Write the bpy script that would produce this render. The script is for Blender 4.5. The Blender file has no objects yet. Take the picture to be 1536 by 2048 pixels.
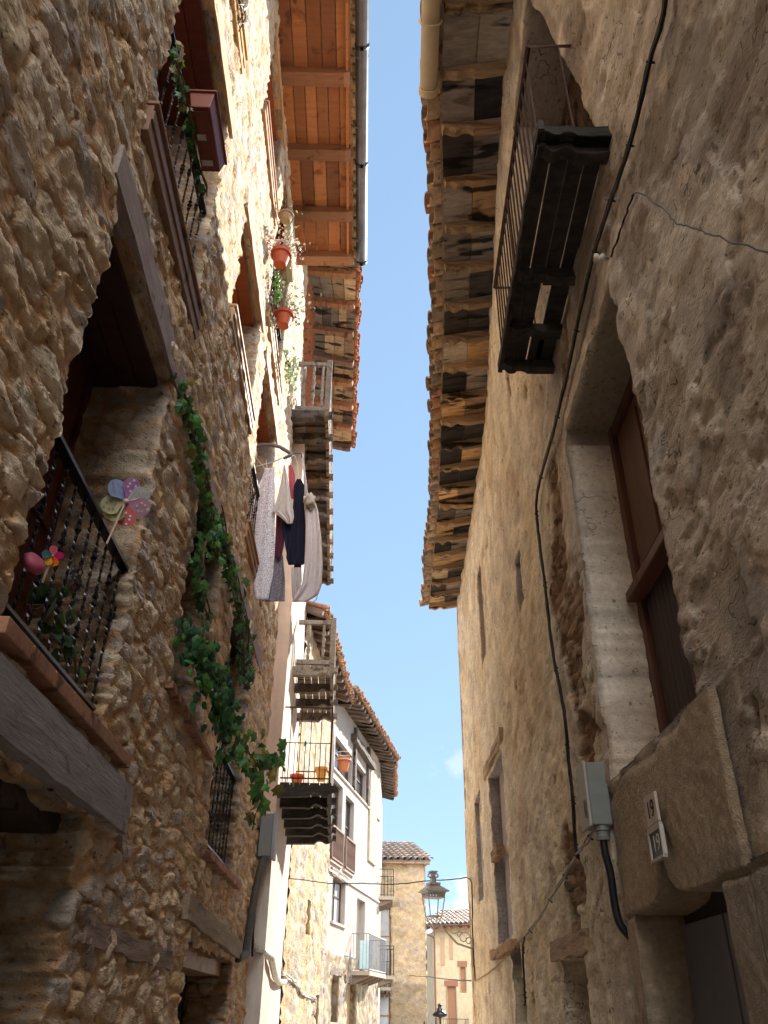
import bpy, math, random
import numpy as np
from mathutils import Vector, Matrix
R = math.radians
scene = bpy.context.scene
rnd = random.Random(7)

# ---------------------------------------------------------------- camera, sky, sun
F_PX, TH, ROLL = 1600.0, math.atan2(998, 1600.0), R(0.7)
CAM = np.array([0.0, 0.0, 1.6])
FW = np.array([0, math.cos(TH), math.sin(TH)]); UP0 = np.array([0, -math.sin(TH), math.cos(TH)]); RT0 = np.array([1.0, 0, 0])
c_, s_ = math.cos(ROLL), math.sin(ROLL)
RT = c_ * RT0 + s_ * UP0; UP = -s_ * RT0 + c_ * UP0
cam_d = bpy.data.cameras.new("camera"); cam = bpy.data.objects.new("camera", cam_d)
scene.collection.objects.link(cam); scene.camera = cam
cam.matrix_world = Matrix(((RT[0], UP[0], -FW[0], 0), (RT[1], UP[1], -FW[1], 0), (RT[2], UP[2], -FW[2], 1.6), (0, 0, 0, 1)))
cam_d.sensor_fit = 'HORIZONTAL'; cam_d.sensor_width = 36; cam_d.lens = F_PX / 1536 * 36
cam_d.clip_start = 0.05; cam_d.clip_end = 2000

SUN = Vector((1.0, 1.3, 0.92)).normalized()
world = bpy.data.worlds.new("World"); scene.world = world; world.use_nodes = True
wn, wl = world.node_tree.nodes, world.node_tree.links
wn.clear()
wo = wn.new('ShaderNodeOutputWorld'); bg = wn.new('ShaderNodeBackground'); sky = wn.new('ShaderNodeTexSky')
sky.sky_type = 'NISHITA'; sky.sun_disc = False
sky.sun_elevation = math.asin(SUN.z); sky.sun_rotation = math.atan2(SUN.x, SUN.y)
sky.dust_density = 0.0; sky.air_density = 1.0; sky.ozone_density = 2.0; sky.altitude = 2500
bg.inputs['Strength'].default_value = 0.15
tint = wn.new('ShaderNodeMix'); tint.data_type = 'RGBA'; tint.blend_type = 'MULTIPLY'; tint.inputs[0].default_value = 1
tint.inputs[7].default_value = (0.455, 0.60, 0.75, 1)
gam = wn.new('ShaderNodeGamma'); gam.inputs[1].default_value = 0.3     # evens the sky out towards the horizon
wl.new(sky.outputs[0], gam.inputs[0]); wl.new(gam.outputs[0], tint.inputs[6])
# small clouds low over the end of the street, placed by direction in the sky
tc = wn.new('ShaderNodeTexCoord')
nz = wn.new('ShaderNodeTexNoise'); nz.inputs['Scale'].default_value = 26; nz.inputs['Detail'].default_value = 7; nz.inputs['Roughness'].default_value = .6
wl.new(tc.outputs['Generated'], nz.inputs['Vector'])
def ray(px, py):
    a = (px - 768) / F_PX; b = (1024 - py) / F_PX
    return FW + a * RT + b * UP
prev = tint.outputs[2]
def cloud(px, py, rad, dens, stretch=1.0, d=None, col=(1.3, 1.3, 1.33, 1)):
    global prev
    d = d or Vector(ray(px, py)).normalized()
    sub = wn.new('ShaderNodeVectorMath'); sub.operation = 'SUBTRACT'; sub.inputs[1].default_value = d
    wl.new(tc.outputs['Generated'], sub.inputs[0])
    sc = wn.new('ShaderNodeVectorMath'); sc.operation = 'MULTIPLY'; sc.inputs[1].default_value = (1 / stretch, 1 / stretch, 1)
    wl.new(sub.outputs[0], sc.inputs[0])
    ln = wn.new('ShaderNodeVectorMath'); ln.operation = 'LENGTH'; wl.new(sc.outputs[0], ln.inputs[0])
    m1 = wn.new('ShaderNodeMath'); m1.operation = 'MULTIPLY_ADD'; m1.inputs[1].default_value = -1 / rad; m1.inputs[2].default_value = 1.0
    wl.new(ln.outputs['Value'], m1.inputs[0])
    m2 = wn.new('ShaderNodeMath'); m2.operation = 'MULTIPLY_ADD'; m2.inputs[1].default_value = 2.4; m2.inputs[2].default_value = -1.3
    wl.new(nz.outputs['Fac'], m2.inputs[0])
    m3 = wn.new('ShaderNodeMath'); m3.operation = 'ADD'; wl.new(m1.outputs[0], m3.inputs[0]); wl.new(m2.outputs[0], m3.inputs[1])
    m4 = wn.new('ShaderNodeMapRange'); m4.inputs[1].default_value = 0.15; m4.inputs[2].default_value = 0.5; m4.inputs[4].default_value = dens
    m4.clamp = True; wl.new(m3.outputs[0], m4.inputs[0])
    mx = wn.new('ShaderNodeMix'); mx.data_type = 'RGBA'; mx.inputs[7].default_value = col
    wl.new(m4.outputs[0], mx.inputs[0]); wl.new(prev, mx.inputs[6]); prev = mx.outputs[2]
cloud(950, 1850, .06, 1.0, 1.4)
cloud(860, 1905, .035, 1.0, 1.5)
cloud(930, 1525, .03, .30, 1.3)
cloud(0, 0, .72, 1.0, 1.0, d=Vector((0.05, -.75, .66)), col=(11.5, 11.2, 10.9, 1))      # unseen bright cloud added overhead and behind to fill the shaded walls
wl.new(prev, bg.inputs['Color']); wl.new(bg.outputs[0], wo.inputs['Surface'])
sl = bpy.data.lights.new("sun", 'SUN'); so = bpy.data.objects.new("sun", sl); scene.collection.objects.link(so)
sl.energy = 2.0; sl.angle = R(0.5); sl.color = (1.0, 0.93, 0.82)
so.rotation_euler = SUN.to_track_quat('Z', 'Y').to_euler(); so.location = (6, 8, 30)
scene.view_settings.view_transform = 'Standard'; scene.view_settings.look = 'None'
scene.view_settings.gamma = 1; scene.view_settings.exposure = 2.62
scene.render.engine = 'CYCLES'
scene.cycles.max_bounces = 10; scene.cycles.diffuse_bounces = 8

# ---------------------------------------------------------------- numpy noise
def _h(ix, iy, iz, seed):
    with np.errstate(over='ignore'):
        n = (ix.astype(np.uint32) * np.uint32(374761393) + iy.astype(np.uint32) * np.uint32(668265263)
             + iz.astype(np.uint32) * np.uint32(2246822519) + np.uint32((seed * 3266489917) & 0xffffffff))
        n = (n ^ (n >> np.uint32(13))) * np.uint32(1274126177)
        n = (n ^ (n >> np.uint32(16))) * np.uint32(2654435761)
        n = n ^ (n >> np.uint32(15))
    return n.astype(np.float64) / 4294967295.0
def vnoise(x, y, z=0.0, seed=0):
    x, y, z = np.broadcast_arrays(np.asarray(x, float), y, z)
    ix, iy, iz = (np.floor(v).astype(np.int64) for v in (x, y, z))
    fx, fy, fz = x - ix, y - iy, z - iz
    fx, fy, fz = (v * v * (3 - 2 * v) for v in (fx, fy, fz))
    o = 0
    for a in (0, 1):
        for b in (0, 1):
            for c in (0, 1):
                o = o + _h(ix + a, iy + b, iz + c, seed) * (fx if a else 1 - fx) * (fy if b else 1 - fy) * (fz if c else 1 - fz)
    return o
def fbm(x, y, z=0.0, seed=0, oct=4):
    o, a, t = 0, 1.0, 0
    for i in range(oct):
        o = o + a * vnoise(x * 2 ** i, y * 2 ** i, z * 2 ** i, seed + i * 17); t += a; a *= .5
    return o / t
def voronoi(x, y, z, seed=0, jit=.9, P_=2.0):
    ix, iy, iz = (np.floor(v).astype(np.int64) for v in (x, y, z))
    F1 = np.full(x.shape, 9.0); F2 = np.full(x.shape, 9.0); r = [np.zeros(x.shape) for _ in range(4)]; off = [np.zeros(x.shape) for _ in range(2)]
    for a in (-1, 0, 1):
        for b in (-1, 0, 1):
            for c in (-1, 0, 1):
                jx, jy, jz = ix + a, iy + b, iz + c
                px = jx + .5 + jit * (_h(jx, jy, jz, seed) - .5); py = jy + .5 + jit * (_h(jx, jy, jz, seed + 1) - .5)
                pz = jz + .5 + jit * (_h(jx, jy, jz, seed + 2) - .5)
                dx, dy = x - px, y - py
                d = (np.abs(dx) ** P_ + np.abs(dy) ** P_ + np.abs(z - pz) ** P_) ** (1 / P_)
                m = d < F1
                F2 = np.where(m, F1, np.minimum(F2, d)); F1 = np.where(m, d, F1)
                for k in range(4): r[k] = np.where(m, _h(jx, jy, jz, seed + 5 + k), r[k])
                off[0] = np.where(m, dx, off[0]); off[1] = np.where(m, dy, off[1])
    return F1, F2, r, off
def sstep(a, b, x):
    t = np.clip((x - a) / (b - a), 0, 1); return t * t * (3 - 2 * t)
def lerp(a, b, t): return a + (b - a) * t

# ---------------------------------------------------------------- frames (plan lines of the facades)
class Fr:
    """vertical facade: s along it, z up, t out into the street"""
    def __init__(s, o, d, side):
        s.o = np.array([o[0], o[1], 0.0]); d = np.array([d[0], d[1], 0.0]); s.d = d / np.linalg.norm(d)
        s.n = np.array([s.d[1], -s.d[0], 0]) * side
    def P(s, a, z, t=0.0): return s.o + s.d * a + s.n * t + np.array([0, 0, z])
    def at(s, px, py, t=0.0):                # point of the facade's plane seen at a pixel of the photo
        r = ray(px, py); k = (np.dot(s.o - CAM, s.n) + t) / np.dot(r, s.n); return CAM + k * r
    def sz(s, px, py, t=0.0):
        p = s.at(px, py, t); return float(np.dot(p - s.o, s.d)), float(p[2])
A = Fr((-1.5, 0), (-0.02854, .99959), 1)
B = Fr((1.5, 0), (0.01548, .99988), -1)
cA = A.P(13.1, 0)
L2 = Fr((cA[0] + .24, 13.08), (-0.062, 1), 1)
e2 = L2.P(6.5, 0)
L3 = Fr((e2[0], e2[1]), (0.069, 1), 1)
e3 = L3.P(6.8, 0)
L4 = Fr((e3[0], e3[1]), (0.182, 1), 1)
e4 = L4.P(8.6, 0)
L5 = Fr((e4[0], e4[1]), (0.02, 1), 1)
def aty(px, py, y):
    r = ray(px, py); return CAM + r * (y / r[1])
def atz(px, py, z):
    r = ray(px, py); return CAM + r * ((z - 1.6) / r[2])

# ---------------------------------------------------------------- mesh helpers
class MB:
    def __init__(s): s.v = []; s.f = []; s.c = []
    def add(s, vs, fs, col=(.5, .5, .5)):
        n = len(s.v)
        for v in vs: s.v.append(tuple(float(q) for q in v)); s.c.append(col)
        for f in fs: s.f.append(tuple(i + n for i in f))
    def hexa(s, p, col=(.5, .5, .5)):
        s.add(p, [(0, 3, 2, 1), (4, 5, 6, 7), (0, 1, 5, 4), (1, 2, 6, 5), (2, 3, 7, 6), (3, 0, 4, 7)], col)
    def box(s, fr, a0, a1, z0, z1, t0, t1, col=(.5, .5, .5)):
        P = fr.P
        s.hexa([P(a0, z0, t0), P(a1, z0, t0), P(a1, z0, t1), P(a0, z0, t1), P(a0, z1, t0), P(a1, z1, t0), P(a1, z1, t1), P(a0, z1, t1)], col)
    def beam(s, p0, p1, up, w, h, col=(.5, .5, .5), n=10, wob=.01, seed=0, taper=1.0):
        """rough timber of rectangular section from p0 to p1 (axis through the centre)"""
        p0, p1, up = (np.array(q, float) for q in (p0, p1, up)); ax = p1 - p0; L = np.linalg.norm(ax); ax /= L
        sd = np.cross(ax, up); sd /= np.linalg.norm(sd); u = np.cross(sd, ax); r = random.Random(seed); vs = []; fs = []
        prof = [(-1, -1), (-.3, -1.04), (.35, -1.0), (1, -1), (1.03, 0), (1, 1), (.2, 1.03), (-1, 1), (-1.02, .1)]; m = len(prof)
        for i in range(n + 1):
            t = i / n; k = 1 + (taper - 1) * t; jx, jy = r.uniform(-wob, wob), r.uniform(-wob, wob)
            for (a, b) in prof:
                vs.append(p0 + ax * (L * t) + sd * (a * w / 2 * k + jx + r.uniform(-wob, wob) * .5) + u * (b * h / 2 * k + jy + r.uniform(-wob, wob) * .5))
        for i in range(n):
            for j in range(m): fs.append((i * m + j, i * m + (j + 1) % m, (i + 1) * m + (j + 1) % m, (i + 1) * m + j))
        fs.append(tuple(range(m - 1, -1, -1))); fs.append(tuple(n * m + j for j in range(m)))
        s.add(vs, fs, col)
    def tube(s, pts, rad, col=(.5, .5, .5), sides=8, cap=True):
        pts = [np.array(p, float) for p in pts]; n = len(pts); vs = []; fs = []
        rads = rad if isinstance(rad, (list, tuple)) else [rad] * n; pu = None
        for i in range(n):
            t = pts[min(i + 1, n - 1)] - pts[max(i - 1, 0)]; t = t / (np.linalg.norm(t) + 1e-9)
            if pu is None:
                pu = np.array([0, 0, 1.]) if abs(t[2]) < .9 else np.array([1., 0, 0])
            sd = np.cross(t, pu); sd /= np.linalg.norm(sd) + 1e-9; pu = np.cross(sd, t)
            for k in range(sides):
                a = 2 * math.pi * k / sides; vs.append(pts[i] + (sd * math.cos(a) + pu * math.sin(a)) * rads[i])
        for i in range(n - 1):
            for k in range(sides): fs.append((i * sides + k, i * sides + (k + 1) % sides, (i + 1) * sides + (k + 1) % sides, (i + 1) * sides + k))
        if cap: fs.append(tuple(range(sides - 1, -1, -1))); fs.append(tuple((n - 1) * sides + k for k in range(sides)))
        s.add(vs, fs, col)
    def lathe(s, base, prof, sides=20, col=(.5, .5, .5), axis=(0, 0, 1)):
        """prof: (radius, height) along axis"""
        ax = np.array(axis, float); ax /= np.linalg.norm(ax); a = np.array([1., 0, 0]) if abs(ax[0]) < .9 else np.array([0, 1., 0])
        u = np.cross(ax, a); u /= np.linalg.norm(u); w = np.cross(ax, u); vs = []; fs = []; n = len(prof)
        for (r, h) in prof:
            for k in range(sides):
                t = 2 * math.pi * k / sides; vs.append(np.array(base) + ax * h + (u * math.cos(t) + w * math.sin(t)) * r)
        for i in range(n - 1):
            for k in range(sides): fs.append((i * sides + k, i * sides + (k + 1) % sides, (i + 1) * sides + (k + 1) % sides, (i + 1) * sides + k))
        fs.append(tuple(range(sides - 1, -1, -1))); fs.append(tuple((n - 1) * sides + k for k in range(sides)))
        s.add(vs, fs, col)
    def half(s, p0, p1, up, r, th=.014, col=(.5, .3, .2), seg=6, r2=None):
        """curved clay tile: half pipe from p0 to p1 bulging towards up"""
        p0, p1, up = (np.array(q, float) for q in (p0, p1, up)); ax = p1 - p0; ax /= np.linalg.norm(ax)
        sd = np.cross(ax, up); sd /= np.linalg.norm(sd); u = np.cross(sd, ax); vs = []; fs = []; r2 = r2 or r
        for (p, rr) in ((p0, r), (p1, r2)):
            for q in (rr, rr - th):
                for k in range(seg + 1):
                    a = math.pi * k / seg; vs.append(p + sd * math.cos(a) * q + u * (math.sin(a) * q * .8))
        m = seg + 1
        for k in range(seg):
            fs += [(k, k + 1, 2 * m + k + 1, 2 * m + k), (m + k + 1, m + k, 3 * m + k, 3 * m + k + 1), (k + 1, k, m + k, m + k + 1), (2 * m + k, 2 * m + k + 1, 3 * m + k + 1, 3 * m + k)]
        fs += [(0, 2 * m, 3 * m, m), (seg, m + seg, 3 * m + seg, 2 * m + seg)]
        s.add(vs, fs, col)
    def build(s, name, mat, parent=None, smooth=False, bevel=0, link=True):
        me = bpy.data.meshes.new(name); me.from_pydata(s.v, [], s.f); me.update()
        ca = me.color_attributes.new('Col', 'FLOAT_COLOR', 'POINT')
        ca.data.foreach_set('color', np.array([(c[0], c[1], c[2], 1) for c in s.c], dtype=np.float32).ravel())
        if smooth: me.polygons.foreach_set('use_smooth', [True] * len(me.polygons))
        me.materials.append(mat)
        return place(name, me, parent, bevel)
def place(name, me, parent=None, bevel=0):
    o = bpy.data.objects.new(name, me); scene.collection.objects.link(o)
    if parent is not None:
        o.parent = parent; o.matrix_parent_inverse = parent_world(parent).inverted()
    if bevel:
        b = o.modifiers.new('bevel', 'BEVEL'); b.width = bevel; b.segments = 2; b.limit_method = 'ANGLE'
    return o
def parent_world(p):
    m = p.matrix_basis.copy()
    if p.parent: m = parent_world(p.parent) @ p.matrix_parent_inverse @ m
    return m
def thing(name, label, cat, loc, group=None):
    o = bpy.data.objects.new(name, None); scene.collection.objects.link(o); o.location = Vector([float(q) for q in loc])
    o.empty_display_size = .2
    o['label'] = label; o['category'] = cat
    if cat == 'house': group = 'houses along the street'
    if group: o['group'] = group
    return o
def tag(o, label, cat, group=None):
    o['label'] = label; o['category'] = cat
    if group: o['group'] = group
    return o
def grid_mesh(name, V, Fc, C, mat, parent, smooth=True):
    me = bpy.data.meshes.new(name); me.vertices.add(len(V)); me.vertices.foreach_set('co', np.ascontiguousarray(V, dtype=np.float32).ravel())
    me.loops.add(Fc.size); me.loops.foreach_set('vertex_index', Fc.astype(np.int32).ravel())
    me.polygons.add(len(Fc)); me.polygons.foreach_set('loop_start', np.arange(0, Fc.size, 4, dtype=np.int32))
    me.update(calc_edges=True); me.validate()
    ca = me.color_attributes.new('Col', 'FLOAT_COLOR', 'POINT')
    C4 = np.ones((len(V), 4), dtype=np.float32); C4[:, :3] = C; ca.data.foreach_set('color', C4.ravel())
    me.polygons.foreach_set('use_smooth', [smooth] * len(me.polygons)); me.materials.append(mat)
    return place(name, me, parent)

# ---------------------------------------------------------------- materials
def mat(name, base=None, rough=.85, metal=0, nscale=8, namp=.25, bump=.4, bscale=40, bdist=.01, stretch=(1, 1, 1), blotch=None, btint=(.5, .5, .5), spec=.3, detail=6, bump2=0, b2scale=150, trans=0, crack=None, pits=None):
    m = bpy.data.materials.new(name); m.use_nodes = True; n, l = m.node_tree.nodes, m.node_tree.links
    p = n['Principled BSDF']; p.inputs['Roughness'].default_value = rough; p.inputs['Metallic'].default_value = metal
    p.inputs['Specular IOR Level'].default_value = spec
    t = n.new('ShaderNodeTexCoord'); mp = n.new('ShaderNodeMapping'); mp.inputs['Scale'].default_value = stretch
    l.new(t.outputs['Object'], mp.inputs['Vector'])
    if base is None:
        a = n.new('ShaderNodeAttribute'); a.attribute_name = 'Col'; src = a.outputs['Color']
    else:
        a = n.new('ShaderNodeRGB'); a.outputs[0].default_value = (*base, 1); src = a.outputs[0]
    x = n.new('ShaderNodeTexNoise'); x.inputs['Scale'].default_value = nscale; x.inputs['Detail'].default_value = detail; x.inputs['Roughness'].default_value = .65
    l.new(mp.outputs[0], x.inputs['Vector'])
    mr = n.new('ShaderNodeMapRange'); mr.inputs[1].default_value = .28; mr.inputs[2].default_value = .72
    mr.inputs[3].default_value = 1 - namp; mr.inputs[4].default_value = 1 + namp; l.new(x.outputs['Fac'], mr.inputs[0])
    mu = n.new('ShaderNodeVectorMath'); mu.operation = 'SCALE'; l.new(src, mu.inputs[0]); l.new(mr.outputs[0], mu.inputs['Scale'])
    col = mu.outputs[0]
    if blotch:
        y = n.new('ShaderNodeTexNoise'); y.inputs['Scale'].default_value = blotch[0]; y.inputs['Detail'].default_value = 5; y.inputs['Distortion'].default_value = .6
        l.new(mp.outputs[0] if len(blotch) > 3 else t.outputs['Object'], y.inputs['Vector'])
        r2 = n.new('ShaderNodeMapRange'); r2.inputs[1].default_value = blotch[1]; r2.inputs[2].default_value = blotch[1] + blotch[2]; r2.clamp = True
        l.new(y.outputs['Fac'], r2.inputs[0])
        mm = n.new('ShaderNodeMix'); mm.data_type = 'RGBA'; mm.blend_type = 'MULTIPLY'; mm.inputs[7].default_value = (*btint, 1)
        l.new(r2.outputs[0], mm.inputs[0]); l.new(col, mm.inputs[6]); col = mm.outputs[2]
    hts = []
    def dark(mask, amt):
        nonlocal col
        mm = n.new('ShaderNodeMix'); mm.data_type = 'RGBA'; mm.blend_type = 'MULTIPLY'; mm.inputs[7].default_value = (amt, amt * .95, amt * .9, 1)
        l.new(mask, mm.inputs[0]); l.new(col, mm.inputs[6]); col = mm.outputs[2]; hts.append(mask)
    if crack:          # (scale, half width, how dark): hairline cracks and flake edges
        y = n.new('ShaderNodeTexNoise'); y.inputs['Scale'].default_value = crack[0]; y.inputs['Detail'].default_value = 4; y.inputs['Roughness'].default_value = .55
        l.new(mp.outputs[0], y.inputs['Vector'])
        a1 = n.new('ShaderNodeMath'); a1.operation = 'SUBTRACT'; a1.inputs[1].default_value = .53; l.new(y.outputs['Fac'], a1.inputs[0])
        a2 = n.new('ShaderNodeMath'); a2.operation = 'ABSOLUTE'; l.new(a1.outputs[0], a2.inputs[0])
        a3 = n.new('ShaderNodeMapRange'); a3.inputs[1].default_value = crack[1]; a3.inputs[2].default_value = crack[1] * .3; a3.clamp = True; l.new(a2.outputs[0], a3.inputs[0])
        y2 = n.new('ShaderNodeTexNoise'); y2.inputs['Scale'].default_value = crack[0] * 1.3; l.new(t.outputs['Object'], y2.inputs['Vector'])
        a4 = n.new('ShaderNodeMapRange'); a4.inputs[1].default_value = .45; a4.inputs[2].default_value = .52; a4.clamp = True; l.new(y2.outputs['Fac'], a4.inputs[0])
        a5 = n.new('ShaderNodeMath'); a5.operation = 'MULTIPLY'; l.new(a3.outputs[0], a5.inputs[0]); l.new(a4.outputs[0], a5.inputs[1]); dark(a5.outputs[0], crack[2])
    if pits:           # (scale, threshold, how dark)
        y = n.new('ShaderNodeTexNoise'); y.inputs['Scale'].default_value = pits[0]; y.inputs['Detail'].default_value = 3; l.new(mp.outputs[0], y.inputs['Vector'])
        a3 = n.new('ShaderNodeMapRange'); a3.inputs[1].default_value = pits[1]; a3.inputs[2].default_value = pits[1] + .06; a3.clamp = True; l.new(y.outputs['Fac'], a3.inputs[0]); dark(a3.outputs[0], pits[2])
    l.new(col, p.inputs['Base Color'])
    if bump:
        z = n.new('ShaderNodeTexNoise'); z.inputs['Scale'].default_value = bscale; z.inputs['Detail'].default_value = 8; z.inputs['Roughness'].default_value = .62
        l.new(mp.outputs[0], z.inputs['Vector'])
        b = n.new('ShaderNodeBump'); b.inputs['Strength'].default_value = bump; b.inputs['Distance'].default_value = bdist
        hsrc = z.outputs['Fac']
        for mk in hts:
            q1 = n.new('ShaderNodeMath'); q1.operation = 'MULTIPLY_ADD'; q1.inputs[1].default_value = -.5; l.new(mk, q1.inputs[0]); l.new(hsrc, q1.inputs[2]); hsrc = q1.outputs[0]
        l.new(hsrc, b.inputs['Height']); last = b
        if bump2:
            z2 = n.new('ShaderNodeTexNoise'); z2.inputs['Scale'].default_value = b2scale; z2.inputs['Detail'].default_value = 3
            l.new(mp.outputs[0], z2.inputs['Vector'])
            b2 = n.new('ShaderNodeBump'); b2.inputs['Strength'].default_value = bump2; b2.inputs['Distance'].default_value = bdist * .5
            l.new(z2.outputs['Fac'], b2.inputs['Height']); l.new(b.outputs[0], b2.inputs['Normal']); last = b2
        l.new(last.outputs[0], p.inputs['Normal'])
    if trans:
        tr = n.new('ShaderNodeBsdfTranslucent'); ms = n.new('ShaderNodeMixShader'); ms.inputs[0].default_value = trans
        l.new(col, tr.inputs['Color']); o = n['Material Output']
        l.new(p.outputs[0], ms.inputs[1]); l.new(tr.outputs[0], ms.inputs[2]); l.new(ms.outputs[0], o.inputs['Surface'])
    return m
M_stone = mat('rubble_stone', nscale=14, namp=.26, bump=1, bscale=20, bdist=.035, stretch=(1, .5, 1.25), pits=(26, .64, .6), blotch=(3.5, .55, .12), btint=(.78, .76, .78), bump2=.6, b2scale=90)
M_stone2 = mat('far_stone', nscale=5, namp=.22, bump=1, bscale=7, bdist=.06, bump2=.6, b2scale=30)
M_plaster = mat('old_plaster', nscale=22, namp=.2, bump=.55, bscale=26, bdist=.016, stretch=(1, .6, 1), crack=(1.7, .0042, .42), pits=(34, .63, .5), blotch=(1.3, .52, .1), btint=(.8, .74, .7), bump2=.6, b2scale=70)
M_plain = mat('smooth_plaster', nscale=3, namp=.1, bump=.35, bscale=30, bdist=.008, blotch=(2.2, .55, .15), btint=(.86, .83, .8))
M_wood = mat('old_timber', nscale=9, namp=.38, bump=.8, bscale=30, bdist=.015, stretch=(.25, 2.2, 2.2), blotch=(3.2, .55, .12, 1), btint=(.45, .4, .38), pits=(2.6, .565, .1))
M_woodY = mat('old_timber_along', nscale=9, namp=.35, bump=.8, bscale=30, bdist=.015, stretch=(2.2, .25, 2.2), blotch=(3.0, .55, .12, 1), btint=(.4, .36, .35))
M_pine = mat('stained_pine', nscale=7, namp=.22, bump=.15, bscale=40, bdist=.004, stretch=(.3, 2.5, 2.5), blotch=(4.5, .58, .1), btint=(.5, .42, .38), rough=.6)
M_grey = mat('grey_timber', nscale=10, namp=.3, bump=.7, bscale=22, bdist=.012, stretch=(2.5, .28, 2.5), blotch=(6, .64, .05), btint=(.55, .5, .5), rough=.75)
M_dark = mat('charred_timber', (.045, .04, .037), nscale=10, namp=.5, bump=.8, bscale=25, bdist=.02, stretch=(.5, 1, 2))
M_iron = mat('black_iron', (.045, .045, .05), rough=.3, metal=.85, namp=.3, bump=.25, bscale=60, bdist=.002, spec=.6)
M_rust = mat('rusty_iron', (.06, .033, .028), rough=.7, metal=.3, nscale=30, namp=.5, bump=.4, bscale=90, bdist=.003)
M_tile = mat('clay_tile', nscale=11, namp=.35, bump=.5, bscale=35, bdist=.008, blotch=(6, .56, .08), btint=(.42, .4, .38))
M_zinc = mat('zinc_gutter', (.16, .165, .19), rough=.38, metal=.75, nscale=5, namp=.25, bump=.08, bscale=8, bdist=.01)
M_pvc = mat('cream_pvc', (.62, .52, .36), rough=.45, nscale=3, namp=.08, bump=.05, bscale=10)
M_plas = mat('grey_plastic', (.2, .22, .21), rough=.5, nscale=12, namp=.1, bump=.08, bscale=60, bdist=.002)
M_cable = mat('black_cable', (.012, .012, .014), rough=.5, namp=.2, bump=.2, bscale=60, bdist=.002)
M_leaf = mat('leaf', nscale=12, namp=.3, bump=.15, bscale=60, bdist=.003, rough=.45, spec=.4, trans=.3)
M_pot = mat('terracotta', (.42, .09, .035), rough=.6, nscale=12, namp=.18, bump=.1, bscale=50, bdist=.003)
M_brown = mat('brown_plastic', (.2, .055, .038), rough=.42, nscale=10, namp=.08, bump=.04, bscale=60, bdist=.001)
M_attr = mat('painted', nscale=20, namp=.08, bump=.08, bscale=60, bdist=.002, rough=.6)
M_cloth = mat('cotton', nscale=26, namp=.1, bump=.25, bscale=200, bdist=.002, rough=.95, trans=.15)
M_ground = mat('street_paving', (.3, .26, .21), nscale=3, namp=.2, bump=.6, bscale=9, bdist=.02)
def glass(name, col, rough=.08):
    m = mat(name, col, rough=rough, namp=.05, bump=.03, bscale=2, bdist=.01, spec=.8); return m
M_glass = glass('window_glass', (.05, .06, .07))
# terry towel: coarse woven flecks
M_towel = mat('terry_towel', nscale=95, namp=.75, bump=1, bscale=120, bdist=.006, rough=1, detail=1)

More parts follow.
